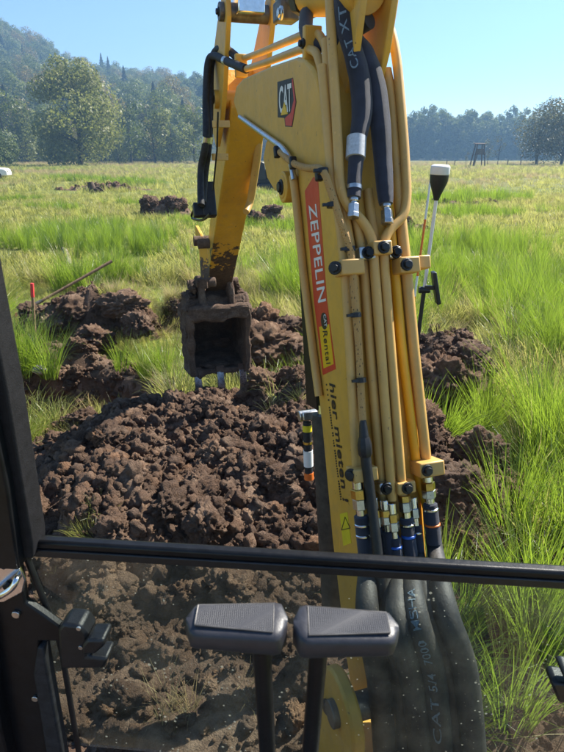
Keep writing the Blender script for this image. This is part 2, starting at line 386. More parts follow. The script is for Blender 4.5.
# heaps: (centre x, y, radius x, y, rotation, height)
def heap_h(hp, x, y):
    cx, cy, rx, ry, rot, h = hp; dx, dy = x-cx, y-cy; c, s = math.cos(rot), math.sin(rot)
    a, b = (dx*c+dy*s)/rx, (-dx*s+dy*c)/ry
    r = math.sqrt(a*a+b*b) + .16*fbm(x*1.3, y*1.3, 5.5, 3)
    return h*(1-sstep(.30, 1.02, r))
def gp(px, py, z=0): p = G(px, py, z); return p.x, p.y
HEAPS = {
 'main': (-.42, 2.85, 1.75, 1.42, 0, .38),
 'ridge': (*gp(285, 405, .3), .62, .50, .0, .46),
 'near': (-.25, 1.45, 1.9, .75, 0, .09),
 'rightfront': (*gp(446, 490, .1), .50, .80, .15, .30),
 'rightbank': (*gp(446, 385, .1), .46, .55, .0, .50),
 'left': (*gp(96, 325, .1), 1.02, .50, .10, .46),
 'leftnear': (*gp(50, 368, .0), .85, .22, .03, .20),
 'pit': (*gp(70, 392, -.2), .95, .30, .02, .06),
 'mid': (*gp(272, 350, .1), .52, .40, .0, .40),
 'turf': (*gp(180, 318, .1), .30, .28, 0, .36),
 'far1': (*gp(166, 213, .1), 1.1, .5, .1, .45),
 'far2': (*gp(268, 222, .1), .75, .5, 0, .35),
 'ditch1': (*gp(108, 188, .1), 3.0, .55, 0, .32),
 'ditch2': (*gp(462, 203, .1), 2.1, .45, 0, .16),
 'far3': (*gp(412, 230, .1), .55, .4, 0, .28),
}
def surf(x, y):
    z = zg(x, y); k = 0
    for n, hp in HEAPS.items():
        h = heap_h(hp, x, y)
        if h > .01: k = max(k, h)
    return z + k
def soil_amount(x, y):
    k = 0
    for n, hp in HEAPS.items():
        if n == 'turf': continue
        k = max(k, heap_h(hp, x, y)/hp[5])
    if -4.5 < x < 3.5 and 3 < y < 8:
        for L, w, dp in TRS: k = max(k, 1-sstep(w*.95, w*1.3, seg_dist(x, y, L) + .10*fbm(x*2.2, y*2.2, 8)))
    if y < 2.6: k = max(k, 1-sstep(.85, 1.25, x + .2*fbm(x*2, y*2, 3)) if x > -2.4 else 0)
    return k
def axis(fine0, fine1, step, lo, hi):
    a = list(np.arange(fine0, fine1, step)); s = step; x = fine1
    while x < hi: a.append(x); s = min(s*1.22, 60); x += s
    a.append(hi); s = step*1.2; x = fine0-s
    while x > lo: a.insert(0, x); s = min(s*1.22, 60); x -= s
    a.insert(0, lo); return a
xs, ys = axis(-3.4, 2.6, .05, -640, 640), axis(.7, 7.2, .05, -60, 640)
V = [(x, y, zg(x, y)) for y in ys for x in xs]; nx = len(xs)
F = [(j*nx+i, j*nx+i+1, (j+1)*nx+i+1, (j+1)*nx+i) for j in range(len(ys)-1) for i in range(nx-1)]
me = bpy.data.meshes.new('meadow_ground'); me.from_pydata(V, [], F)
a = me.attributes.new('soil', 'FLOAT', 'POINT'); a.data.foreach_set('value', [soil_amount(x, y) if -6 < x < 6 and y < 30 else 0 for x, y, z in V])
def ground_mat():
    m, t, b, o = NT('meadow_floor'); p = pos(t)
    at = node(t, 'ShaderNodeAttribute', attribute_name='soil')
    g = ramp(t, nz(t, 1.1, 6, .65, p).outputs[0], [(.3, (.05, .07, .012)), (.5, (.13, .16, .03)), (.75, (.25, .22, .075))])
    s = ramp(t, nz(t, 7, 6, .7, p).outputs[0], [(.3, (.10, .065, .046)), (.52, (.19, .125, .09)), (.75, (.33, .24, .17))])
    ad = node(t, 'ShaderNodeMath', operation='MULTIPLY_ADD'); t.links.new(nz(t, 9, 4, .6, p).outputs[0], ad.inputs[0]); ad.inputs[1].default_value = .5; ad.inputs[2].default_value = -.25
    a2 = node(t, 'ShaderNodeMath', operation='ADD'); t.links.new(at.outputs['Fac'], a2.inputs[0]); t.links.new(ad.outputs[0], a2.inputs[1])
    k = ramp(t, a2.outputs[0], [(.12, (0, 0, 0)), (.3, (1, 1, 1))])
    big = ramp(t, nz(t, .05, 4, .6, p).outputs[0], [(.42, (0, 0, 0)), (.62, (.7,)*3)])
    g = mixc(t, big, g, (.20, .16, .065))
    t.links.new(mixc(t, k, g, s), b.inputs['Base Color']); b.inputs['Roughness'].default_value = .9; b.inputs['Specular IOR Level'].default_value = .2
    bump(t, nz(t, 45, 6, .7, p).outputs[0], .8, .02, b); return m
ground = link('meadow_ground', me, ground_mat(), None, 180); tag(ground, kind='structure')

# clods of earth
def clod_mesh(seed, sub, rough=1.0):
    bm = bmesh.new(); bmesh.ops.create_icosphere(bm, subdivisions=sub, radius=1); r = random.Random(seed)
    o = Vector((r.uniform(-50, 50), r.uniform(-50, 50), r.uniform(-50, 50))); sq = Vector((r.uniform(.8, 1.25), r.uniform(.75, 1.1), r.uniform(.55, .9)))
    for v in bm.verts:
        p = v.co.copy(); n1 = noise.fractal(p*.8+o, 1, 2, 3); c = noise.voronoi(p*1.3+o)[0]; n3 = noise.fractal(p*3.1+o, .8, 2, 3)
        n4 = noise.fractal(p*7.5+o, .8, 2, 3); c2 = noise.voronoi(p*3.4+o)[0]; d = 1 + rough*(.40*n1 + .35*(.45-c[0]) + .17*n3 + .16*(.4-c2[0]) + .15*n4 + .10*noise.fractal(p*17+o, .7, 2, 3)); v.co = Vector((p.x*sq.x, p.y*sq.y, p.z*sq.z))*d
    me = bpy.data.meshes.new('clod'); bm.to_mesh(me); bm.free(); me.materials.append(M['clod'])
    me.polygons.foreach_set('use_smooth', [True]*len(me.polygons)); return me
CLODS = [clod_mesh(i, 5, 1.1) for i in range(12)]
CRUMBS = [clod_mesh(100+i, 3, 1.1) for i in range(8)]
def heap(key, label, nclod, ncrumb, size, res, cat='soil heap', lump=.05, crumb=(.008, .035), mat='soil'):
    hp = HEAPS[key]; cx, cy, rx, ry, rot, h = hp; e = 1.25
    root = empty('soil_heap', (cx, cy, zg(cx, cy))); tag(root, label, cat, 'heaps of dug soil')
    x0, x1, y0, y1 = cx-rx*e, cx+rx*e, cy-ry*e, cy+ry*e; z0 = root.location.z
    nX, nY = int((x1-x0)/res)+1, int((y1-y0)/res)+1
    def hz(x, y):
        k = heap_h(hp, x, y)
        w = min(1, k/(.3*h))
        vo = noise.voronoi(Vector((x*5.5, y*5.5, 2.0)))[0]; v2 = noise.voronoi(Vector((x*13, y*13, 7.0)))[0]
        l = lump*w*(1.3*(.5-vo[0])+.6*(.5-v2[0])+.9*fbm(x*3, y*3, 9, 3)+.3*fbm(x*22, y*22, 4, 3))
        return zg(x, y) + k + l - .03*(1-w)
    V = [(x0+(x1-x0)*i/(nX-1)-cx, y0+(y1-y0)*j/(nY-1)-cy, 0) for j in range(nY) for i in range(nX)]
    V = [(x, y, hz(x+cx, y+cy)-z0) for x, y, z in V]
    F = [(j*nX+i, j*nX+i+1, (j+1)*nX+i+1, (j+1)*nX+i) for j in range(nY-1) for i in range(nX-1)]
    me = bpy.data.meshes.new('loose_soil'); me.from_pydata(V, [], F); link('loose_soil', me, mat, root, 50)
    def sample():
        while True:
            a, r = random.uniform(0, 6.283), math.sqrt(random.random())*1.05
            dx, dy = math.cos(a)*r*rx, math.sin(a)*r*ry
            x, y = cx+dx*math.cos(rot)-dy*math.sin(rot), cy+dx*math.sin(rot)+dy*math.cos(rot)
            if heap_h(hp, x, y) > .08*h or random.random() < .25: return x, y
    for i in range(nclod):
        x, y = sample(); s = size[0]+(size[1]-size[0])*random.random()**2.6
        o = bpy.data.objects.new('clod', random.choice(CLODS)); S.collection.objects.link(o); o.parent = root
        o.location = (x-cx, y-cy, hz(x, y)-z0+s*random.uniform(-.15, .3)); o.scale = (s,)*3
        o.rotation_euler = (random.uniform(-.6, .6), random.uniform(-.6, .6), random.uniform(0, 6.28))
    if ncrumb:
        P, Rr, Sc = [], [], []
        for i in range(ncrumb):
            x, y = sample(); s = crumb[0]+(crumb[1]-crumb[0])*random.random()**4.2
            P.append((x-cx, y-cy, hz(x, y)-z0+s*.12)); Rr.append((random.uniform(0, 6.28), random.uniform(0, 6.28), random.uniform(0, 6.28))); Sc.append((s,)*3)
        scatter('soil_crumbs', P, Rr, Sc, [random.randrange(len(CRUMBS)) for _ in P], CRUMBS, root)
    return root, hz
mainheap, main_hz = heap('main', 'large heap of dark brown clods under the bucket in front of the glass', 290, 14000, (.025, .12), .017, lump=.095, crumb=(.007, .05))
heap('ridge', 'clod ridge between the bucket teeth and the boom cylinder', 40, 1400, (.03, .11), .025)
heap('near', 'low crumbly soil seen through the glass below the levers', 60, 3200, (.02, .10), .03, 'soil bank', .04)
rf, _ = heap('rightfront', 'heap of big brown clods right of the boom hoses beside bright rushes', 34, 1300, (.04, .15), .03)
rb, _ = heap('rightbank', 'steep soil bank below the survey pole, right of the boom', 22, 700, (.05, .17), .03, 'soil bank')
hl, _ = heap('left', 'brown soil bank behind the pit, under the wooden handle', 46, 900, (.04, .15), .035, 'soil bank', .09)
hn, _ = heap('leftnear', 'low soil ledge on the pit edge beside the window pillar', 16, 400, (.03, .09), .035, 'soil bank')
hm, _ = heap('mid', 'dark soil lumps just right of the bucket behind the pit', 18, 500, (.05, .19), .035, 'soil heap', .09)
tf, _ = heap('turf', 'small turf covered soil lump left of the bucket', 8, 150, (.03, .10), .035, 'soil heap')
f1, _ = heap('far1', 'dark dug soil row on the meadow left of the stick', 34, 250, (.08, .30), .08, 'soil heap', .15)
f2, _ = heap('far2', 'dug soil patch on the meadow between stick and boom', 22, 200, (.06, .24), .08, 'soil heap', .12)
f3, _ = heap('far3', 'dark soil patch on the meadow just right of the boom pipes', 14, 120, (.05, .18), .08, 'soil heap', .1)
heap('ditch1', 'dark ditch bank across the left meadow in front of the willow', 20, 120, (.1, .3), .14, 'soil bank', .15)
heap('ditch2', 'thin dark row of turned turf across the right meadow', 26, 120, (.06, .2), .1, 'soil bank', .12)
heap('pit', 'clod strewn pit floor between the ledge and the large heap', 46, 900, (.03, .11), .03, 'pit', .05)
def big_clod(px, py, z, s, sq=(1, 1, 1), k=0, parent=None, rz=0):
    p = G(px, py, z); o = bpy.data.objects.new('clod', CLODS[k]); S.collection.objects.link(o)
    o.parent = parent; o.location = p-parent.location; o.scale = (s*sq[0], s*sq[1], s*sq[2]); o.rotation_euler = (0, 0, rz)
for a in ((462, 487, .28, .17, (1.1, 1, 1), 1, rf, .3), (440, 470, .30, .11, (1, 1, 1), 4, rf, 1), (432, 445, .3, .10, (1, 1, 1), 6, rf, 1), (440, 376, .36, .24, (1, .8, .9), 2, rb, 0),
          (468, 352, .34, .15, (1.2, .9, .8), 3, rb, 1), (432, 352, .4, .13, (1.3, .9, .8), 5, rb, 2), (262, 345, .28, .24, (1.1, .9, .9), 5, hm, .5), (288, 352, .2, .17, (1, 1, 1), 7, hm, .5), (250, 372, .12, .14, (1.2, .9, .9), 8, hm, 2),
          (120, 305, .40, .20, (1.2, .9, 1), 8, hl, 0), (80, 312, .30, .22, (1.1, .9, 1), 9, hl, 1), (95, 338, .16, .20, (1.4, .9, .8), 10, hl, 2), (140, 325, .3, .17, (1, .9, 1), 11, hl, 2), (55, 325, .2, .17, (1, .9, 1), 2, hl, 2),
          (248, 398, .36, .085, (1, 1, 1), 3, mainheap, 1), (172, 505, .36, .10, (1.2, .8, 1), 0, mainheap, 1), (205, 525, .34, .10, (1, 1, 1), 9, mainheap, 2), (120, 530, .3, .09, (1, 1, 1), 11, mainheap, 2), (280, 480, .36, .11, (1, 1, 1), 7, mainheap, 2)):
    big_clod(a[0], a[1], a[2], a[3], a[4], a[5], a[6], a[7])

# ------------------------------------------------------------------ grass
def tuft(name, mat, n, h, spread, width, bend, segs=4, seed=0, r0=.05, flat=0.):
    r = np.random.default_rng(seed); Q, T = [], []
    for i in range(n):
        a = r.uniform(0, 6.283); rr = r0*math.sqrt(r.random()); b = np.array([math.cos(a)*rr, math.sin(a)*rr, 0.])
        la = a + r.normal(0, .7); out = np.array([math.cos(la), math.sin(la), 0.]); L = h*r.uniform(.55, 1.08)
        ln = spread*r.uniform(.15, 1.1) + flat*r.uniform(.3, 1); bd = bend*r.uniform(.2, 1.3); side = np.array([-math.sin(la+.6), math.cos(la+.6), 0.])
        w = width*r.uniform(.7, 1.2); p = b.copy(); ang = ln; pts = [p.copy()]
        for k in range(segs):
            d = out*math.sin(ang) + np.array([0, 0, 1.])*math.cos(ang); p = p + d*L/segs; pts.append(p.copy()); ang += bd/segs*(1+k)*.6
        tv = r.random()
        for k in range(segs):
            w0, w1 = w*(1-.85*(k/segs)**1.5), w*(1-.85*((k+1)/segs)**1.5)
            Q.append([pts[k]-side*w0, pts[k]+side*w0, pts[k+1]+side*w1, pts[k+1]-side*w1]); T.append(tv)
    me = quads(name, np.array(Q), T); me.materials.append(M[mat]); return me
RUSH = [tuft('rush_blades', 'rush', 90, .78, .30, .0034, .5, 4, 10+i, .085) for i in range(4)]
RUSHL = [tuft('rush_blades', 'rush', 70, .62, .5, .0036, 1.2, 5, 20+i, .08, .3) for i in range(3)]
MEAD = [tuft('meadow_blades', 'grass', 60, .34, .45, .0038, 1.1, 4, 30+i, .11) for i in range(4)]
FLAT = [tuft('flattened_blades', 'grass', 50, .50, .7, .0036, 1.0, 4, 40+i, .10, .6) for i in range(2)]
DRY = [tuft('dry_blades', 'straw', 34, .42, .45, .0030, 1.2, 4, 50+i, .10, .4) for i in range(2)]
LIE = [tuft('lying_blades', 'straw' if i == 2 else 'rush', 60, .70, .35, .0036, .5, 4, 90+i, .12, .95) for i in range(3)]
FARG = [tuft('far_blades', 'grass', 46, .34, .40, .011, .9, 3, 60+i, .34) for i in range(3)]
FARR = [tuft('far_rush', 'rush', 60, .62, .28, .008, .5, 3, 70+i, .26) for i in range(2)]
FARD = [tuft('far_dry', 'straw', 40, .45, .35, .009, .6, 3, 80+i, .30) for i in range(2)]
ALLG = RUSH + RUSHL + MEAD + FLAT + DRY + FARG + FARR + FARD + LIE
iR, iL, iM, iF, iD, iG, iH, iS, iX = 0, 4, 7, 11, 13, 15, 18, 20, 22
P, Ro, Sc, Id = [], [], [], []
def put(x, y, i, s, tilt=.15, sz=None):
    P.append((x, y, surf(x, y)-.01)); Ro.append((random.gauss(0, tilt), random.gauss(0, tilt), random.uniform(0, 6.283)))
    q = s*random.uniform(.8, 1.2); Sc.append((q, q, q*(sz or 1)))
def wedge(y): return .66*y + 1.6
def zone(n, y0, y1, fn):
    for _ in range(n):
        y = math.sqrt(random.uniform(y0*y0, y1*y1)); x = random.uniform(-1, 1)*wedge(y); fn(x, y)
SPARSE = [[gp(*q) for q in L] for L in ([(10, 285), (190, 285), (305, 330), (305, 400), (100, 402), (-40, 430)], [(410, 330), (475, 330), (525, 440), (522, 560), (470, 660), (430, 660)])]
def inpoly(x, y, L):
    c = False
    for (ax, ay), (bx, by) in zip(L, L[1:]+L[:1]):
        if (ay > y) != (by > y) and x < (bx-ax)*(y-ay)/(by-ay)+ax: c = not c
    return c
def near_grass(x, y):
    if any(inpoly(x, y, L) for L in SPARSE):
        if random.random() > .75: return
        i = iM+random.randrange(4) if random.random() < .7 else random.choice((iF, iF+1, iX+2, iX))
        if soil_amount(x, y) < .22: put(x, y, i, random.uniform(.22, .5), .3); Id.append(i)
        return
    if soil_amount(x, y) > .16: return
    if y < 2.4 and x < 1.0: return
    t = fbm(x*.55, y*.55, 12, 3)
    right = sstep(-.2, 1.6, x - .25*y)
    if t + .35*right + .1*random.gauss(0, 1) > .22:
        u = random.random(); s = random.uniform(.55, .95)
        i = iR+random.randrange(4) if u < .42 else iL+random.randrange(3) if u < .62 else iX+random.randrange(3)
    elif random.random() < .16: i, s = random.choice((iD, iD+1, iX+2)), random.uniform(.6, 1.0)
    elif random.random() < .2: i, s = iF+random.randrange(2), random.uniform(.6, 1)
    else: i, s = iM+random.randrange(4), random.uniform(.7, 1.15)
    put(x, y, i, s, .32); Id.append(i)
zone(9000, 1.0, 9.0, near_grass)
def mid_grass(x, y):
    if soil_amount(x, y) > .2 and abs(x) < 6: return
    t = fbm(x*.28, y*.28, 22, 3); f = (y-9)/21
    if t + .12*random.gauss(0, 1) > .14+.45*f: i, s = (iH+random.randrange(2), random.uniform(.35, .7)) if y > 14 else (iR+random.randrange(4), random.uniform(.45, .85))
    elif random.random() < .12: i, s = iS+random.randrange(2), random.uniform(.3, .6)
    else: i, s = iG+random.randrange(3), random.uniform(.4, .75)
    put(x, y, i, s); Id.append(i)
zone(9500, 8.8, 30, mid_grass)
def far_grass(x, y):
    t = fbm(x*.06, y*.10, 32, 3) + .15*random.gauss(0, 1)
    dry = t > .25 - .25*sstep(60, 140, y) or (y > 118 and random.random() < .75)
    if dry: i, s = iS+random.randrange(2), random.uniform(.4, .8)
    else: i, s = iG+random.randrange(3), random.uniform(.5, .95)
    put(x, y, i, s*(1+y/120)); Id.append(i)
zone(17000, 29, 165, far_grass)
# darker ditch bank with rushes across the left meadow and one across the right
for a, b, n in ((G(58, 180), G(150, 185), 260), (G(20, 171), G(70, 170), 120), (G(415, 203), G(515, 200), 130)):
    for _ in range(n):
        p = a.lerp(b, random.random()); i = iH+random.randrange(2); put(p.x+random.gauss(0, .6), p.y+random.gauss(0, .7), i, random.uniform(.5, 1.0)); Id.append(i)
# loose blades and sods lying over the turned earth
for px, py, n in ((60, 425, 9), (100, 405, 10), (150, 398, 4), (285, 388, 7), (280, 440, 6), (470, 425, 8), (440, 540, 6), (480, 560, 8), (150, 375, 10), (270, 372, 8), (110, 375, 12), (455, 335, 12), (490, 350, 12), (520, 345, 10)):
    for _ in range(n):
        p = G(px+random.gauss(0, 12), py+random.gauss(0, 5), .15); i = iF+random.randrange(2) if random.random() < .7 else iD+random.randrange(2)
        put(p.x, p.y, i, random.uniform(.22, .5), .5); Id.append(i)
for key, xa, xb, ya, yb, n in (('left', .15, .75, -.12, .35, 70), ('left', -.9, -.5, .1, .4, 16), ('turf', -.25, .25, -.12, .25, 60), ('mid', -.2, .45, .1, .4, 36), ('rightbank', -.35, .45, .12, .5, 60), ('ridge', .1, .5, .1, .3, 8)):
    for _ in range(n):
        x, y = HEAPS[key][0]+random.uniform(xa, xb), HEAPS[key][1]+random.uniform(ya, yb); i = random.choice((iM, iM+1, iM+2, iM+3, iF, iF+1, iD, iX+2)); put(x, y, i, random.uniform(.28, .55), .45); Id.append(i)
for px, py, n in ((165, 298, 6),):
    for _ in range(n):
        p = G(px+random.gauss(0, 9), py+random.gauss(0, 3), .35); i = iM+random.randrange(4) if random.random() < .5 else iD+random.randrange(2)
        put(p.x, p.y, i, random.uniform(.35, .6), .5); Id.append(i)
for px, py, n, k in ((165, 715, 3, 0), (92, 560, 3, 1), (60, 575, 3, 1), (185, 700, 2, 0), (240, 690, 1, 0)):
    for _ in range(n):
        p = G(px+random.gauss(0, 8), py+random.gauss(0, 8), .1); i = iD+random.randrange(2) if k == 0 else iM+random.randrange(4); put(p.x, p.y, i, random.uniform(.25, .45), .4); Id.append(i)
gr = scatter('meadow_grass', P, Ro, Sc, Id, ALLG); tag(gr, 'bright green meadow grass and rushes growing to the wood edge', 'grass')
# single tussocks that stand out
def tussock(px, py, z, s, label, n=5, lean=(0, 0), rad=.10, kind=None):
    p = G(px, py, z); p.z = surf(p.x, p.y)-.02; root = empty('rush_tussock', p); tag(root, label, 'grass tussock', 'single rush tussocks by the diggings')
    for i in range(n):
        o = bpy.data.objects.new('blades', random.choice(kind or (RUSH+RUSHL[:1]))); S.collection.objects.link(o); o.parent = root
        o.location = (random.gauss(0, rad), random.gauss(0, rad*.7), 0); o.rotation_euler = (lean[1]+random.gauss(0, .1), lean[0]+random.gauss(0, .1), random.uniform(0, 6.28)); q = s*random.uniform(.85, 1.15); o.scale = (q, q, q)
for a in ((532, 556, 0, .85, 'tall bright rush tussock standing at the rail, right of the clods', 8, (.12, 0), .10),
          (446, 424, .25, .62, 'rush tussock leaning right on the bank, touching the boom pipes', 5, (.5, 0), .05),
          (486, 424, .1, .75, 'rush tussock fanning out above the large round clod', 6, (.25, 0), .10),
          (553, 470, 0, .95, 'rush tussock cut by the right picture edge, above the rail', 7, (0, 0), .13),
          (32, 372, .05, .80, 'rush tussock around the red tipped stake beside the pillar', 7, (0, 0), .13),
          (152, 372, .05, .56, 'bushy light green rush tussock left of the bucket', 7, (0, 0), .11),
          (128, 392, .05, .42, 'flattened spiky tussock hanging over the pit edge', 5, (.5, 0), .08, RUSHL+FLAT),
          (278, 300, 0, .80, 'tall rush tussock between the bucket and the boom', 7, (0, 0), .16),
          (75, 290, 0, .95, 'broad tall rush clump behind the wooden handle', 9, (0, 0), .28),
          (540, 665, 0, .9, 'rush tussock seen through the glass behind the right latch', 8, (0, 0), .16),
          (496, 640, 0, .7, 'loose rush tussock seen through the glass beside the black hoses', 6, (.2, 0), .14),
          (462, 752, 0, .5, 'small rush tuft seen through the glass low beside the hoses', 3, (0, 0), .05)):
    tussock(*a)

# ------------------------------------------------------------------ hill and woods
SKYL = [(-120, 0), (-60, 8), (0, 20), (25, 30), (60, 52), (100, 62), (150, 70), (200, 80), (260, 94), (330, 110), (400, 122), (470, 122), (540, 122), (620, 112), (720, 100)]
SQ = sorted((ray(a, b).x/ray(a, b).y, ray(a, b).z/ray(a, b).y) for a, b in SKYL)
def skye(q): return float(np.interp(q, [s[0] for s in SQ], [s[1] for s in SQ]))
def hillz(x, y):
    q = x/max(y, 1); Y1 = 430; crest = max(5*sstep(-.05, .1, q), 1.9 + Y1*skye(q) - 16)
    return crest*max(0, min(1, (y-170)/(Y1-170)))**1.15*(1 + .09*fbm(x*.012, y*.012, 4, 3))*(1 if q < -.1 else sstep(290, 430, y))
hx = np.linspace(-440, 440, 100); hy = np.linspace(150, 520, 45)
V = [(x, y, hillz(x, y)-.3) for y in hy for x in hx]
F = [(j*100+i, j*100+i+1, (j+1)*100+i+1, (j+1)*100+i) for j in range(44) for i in range(99)]
me = bpy.data.meshes.new('hill'); me.from_pydata(V, [], F)
hill = link('hill', me, simple('wood_floor', (.035, .04, .015), .95, 0, .3, .3, .1), None, 180); tag(hill, kind='structure')
def crown(seed, n, h, w, leaf, lobes, base=.12, mat='broad', shape=1.0, droop=0.0, fill=.25):
    """leaf faces spread through and over a few uneven lobes"""
    r = np.random.default_rng(seed); L = []
    for i in range(lobes):
        f = (i+.5)/lobes; z = h*(base + (1-base)*(.10+.82*f)); rad = w*.5*math.sin(math.pi*min(.98, .16+.74*f))**shape
        a = r.uniform(0, 6.283); d = rad*r.uniform(.35, .75); L.append((math.cos(a)*d, math.sin(a)*d, z, w*r.uniform(.14, .25)))
    L = np.array(L); k = r.integers(0, lobes, n); d = r.normal(size=(n, 3)); d /= np.linalg.norm(d, axis=1)[:, None]
    rad = L[k, 3]*np.where(r.random(n) < fill, r.random(n)**.5, r.uniform(.82, 1.12, n))
    c = L[k, :3] + d*rad[:, None]*np.array([1, 1, .8]); c[:, 2] -= droop*np.abs(d[:, 0])*r.random(n)
    nn = d + r.normal(0, .38, (n, 3)); nn /= np.linalg.norm(nn, axis=1)[:, None]
    t = np.cross(nn, r.normal(size=(n, 3))); t /= np.linalg.norm(t, axis=1)[:, None]; b = np.cross(nn, t)
    s = leaf*r.uniform(.5, 1.2, n)[:, None]; Q = np.stack([c-t*s*.5, c-b*s*.32, c+t*s*.5, c+b*s*.32], 1)
    Q[:, :, 2] = np.maximum(Q[:, :, 2], .15)
    me = quads('crown', Q, r.random(n)); me.materials.append(M[mat]); return me, L
def conifer(seed, n, h, w, mat='needle'):
    r = np.random.default_rng(seed); f = r.random(n)**.75; z = h*(.12+.88*f)
    tier = np.floor(f*13); R0 = w*.5*(1-f)**.85*(.6+.4*((f*13) % 1 < .6))*r.uniform(.45, 1.05, n); a = r.uniform(0, 6.283, n)
    c = np.stack([np.cos(a)*R0, np.sin(a)*R0, z - R0*.25], 1)
    o = np.stack([np.cos(a), np.sin(a), -.35+r.normal(0, .2, n)], 1); t = np.stack([-np.sin(a), np.cos(a), r.normal(0, .3, n)], 1)
    s = (h*.05*(1-.78*f)*r.uniform(.6, 1.3, n))[:, None]; Q = np.stack([c-o*s, c-t*s*.5, c+o*s, c+t*s*.5], 1)
    me = quads('crown', Q, r.random(n)); me.materials.append(M[mat]); return me
def trunk(h, r, limbs=None, bendx=0., seed=0):
    rr = random.Random(seed); mb = MB()
    mb.tube([(0, 0, -.3), (bendx*.2, .1, h*.25), (bendx*.6, 0, h*.55), (bendx, -.1, h)], [r*1.25, r, r*.7, r*.18], 9, smoothsteps=4)
    if limbs is not None:
        for (x, y, z, s) in limbs:
            z0 = z*rr.uniform(.35, .6); k = z0/h
            mb.tube([(bendx*k, 0, z0), (x*.45+bendx*k*.5, y*.45, z0+(z-z0)*.4), (x, y, z)], [r*.42, r*.26, r*.05], 6, smoothsteps=3)
    return mb
FV = [crown(200+i, 3200, 15+i, 11+i*.6, .62, 16, .1, ('broad', 'broad', 'broad', 'autumn')[i], .8)[0] for i in range(4)] + \
     [conifer(210+i, 3000, 19+2*i, 8.5) for i in range(2)] + [crown(220+i, 2800, 19, 6.4, .6, 24, .0, 'broad', .35)[0] for i in range(2)]
P, Ro, Sc, Id = [], [], [], []
def ftree(x, y, i, s):
    P.append((x, y, hillz(x, y)-.4)); Ro.append((0, 0, random.uniform(0, 6.283))); q = s*random.uniform(.85, 1.15); Sc.append((q, q, q*random.uniform(.9, 1.12))); Id.append(i)
for y in np.arange(158, 450, 6.4):
    for x in np.arange(-.72*y, .16*y, 6.4):
        X, Y = x+random.uniform(-2.8, 2.8), y+random.uniform(-2.8, 2.8); q = X/Y
        if q > -.16 and Y < 240: continue
        con = fbm(X*.012, Y*.012, 6, 2) > .10
        i = 4+random.randrange(2) if (random.random() < (.14 if con else .015)) else random.choice((0, 0, 1, 1, 2, 2, 3))
        ftree(X, Y, i, random.uniform(.72, 1.08) if Y > 175 else random.uniform(.45, .7))
for y in np.arange(272, 318, 5.0):
    for x in np.arange(-.16*y, .80*y, 3.4):
        ftree(x+random.uniform(-1.4, 1.4), y+random.uniform(-2, 2), 6+random.randrange(2), random.uniform(.95, 1.10))
for x in np.arange(-50, 225, 2.6):
    ftree(x+random.uniform(-1, 1), 266+random.uniform(-2, 2), random.randrange(3), random.uniform(.12, .26))
wood = scatter('wood', P, Ro, Sc, Id, FV); tag(wood, 'dense mixed wood on the hillside and along the meadow end', 'wood')

def tree(name, loc, label, cat, cr, tk, rz=0, s=1.0, group='trees at the meadow edge', smat='bark'):
    r = empty(name, loc, rz); r.scale = (s,)*3; tag(r, label, cat, group)
    o = bpy.data.objects.new('crown', cr); S.collection.objects.link(o); o.parent = r
    t = tk.build('trunk', smat, r, 60); return r
def wpos(px, y): p = atY(px, 160, y); return (p.x, y, zg(p.x, y))
wc, wl = crown(300, 15000, 18.5, 17.5, .60, 22, .0, 'willow', .55, 1.4, .3)
tree('willow_tree', wpos(80, 112), 'large round willow standing alone in front of the wooded hill', 'tree', wc, trunk(11, .42, wl[6:], .8, 1))
bc, bl_ = crown(301, 4200, 6.2, 8.0, .38, 10, .0, 'bush', .5, .5)
tree('willow_bush', wpos(-4, 98), 'pale round willow bush at the left picture edge', 'shrub', bc, trunk(3.5, .16, bl_[3:], 0, 2))
ac, al = crown(302, 5200, 11.5, 13.5, .42, 15, .12, 'alder', .6, .6, .2)
tree('alder_tree', wpos(537, 118), 'grey brown alder with dark trunk left of another by the right edge', 'tree', ac, trunk(9, .26, al[2:], -.5, 3))
ac2, al2 = crown(303, 5200, 12.5, 12, .42, 14, .12, 'alder', .6, .6, .2)
tree('alder_tree', wpos(562, 113), 'grey brown alder cut by the right picture edge', 'tree', ac2, trunk(10, .27, al2[2:], .4, 4))
sc1, sl1 = crown(304, 260, 5.6, 3.4, .22, 6, .25, 'alder', .6)
for px, y, s, lb in ((488, 112, .9, 'thin sparse sapling just right of the hunting seat'), (498, 114, 1.0, 'thin sparse sapling with pale twigs, midway from hunting seat to alder'), (466, 120, .5, 'low pale shrub just left of the hunting seat')):
    tree('sapling', wpos(px, y), lb, 'sapling', sc1, trunk(5, .055, sl1[1:], .1, 5), random.uniform(0, 6), s)
mids = [crown(310+i, 2600, 12.5, 10.5, .6, 12, .02, ('broad', 'willow', 'broad')[i], .55, .4) for i in range(3)]
for k, (px, y, s, lb) in enumerate(((8, 142, 1.25, 'dark round tree above the pale bush at the left edge'), (28, 146, 1.0, 'dark green tree between the pale bush and the large willow'), (131, 146, 1.15, 'tall green tree just right of the large willow'),
        (155, 140, 1.0, 'rounded light green tree left of the bright crown near the hoses'), (172, 137, .95, 'bright rounded tree crown below the dark hillside shade'), (195, 143, 1.05, 'rounded tree partly behind the black stick hoses'), (118, 138, .55, 'low shrub at the right foot of the large willow'))):
    c, l = mids[k % 3]; tree('edge_tree', wpos(px, y), lb, 'tree', c, trunk(9, .25, l[3:7], .3, 20+k), random.uniform(0, 6), s)

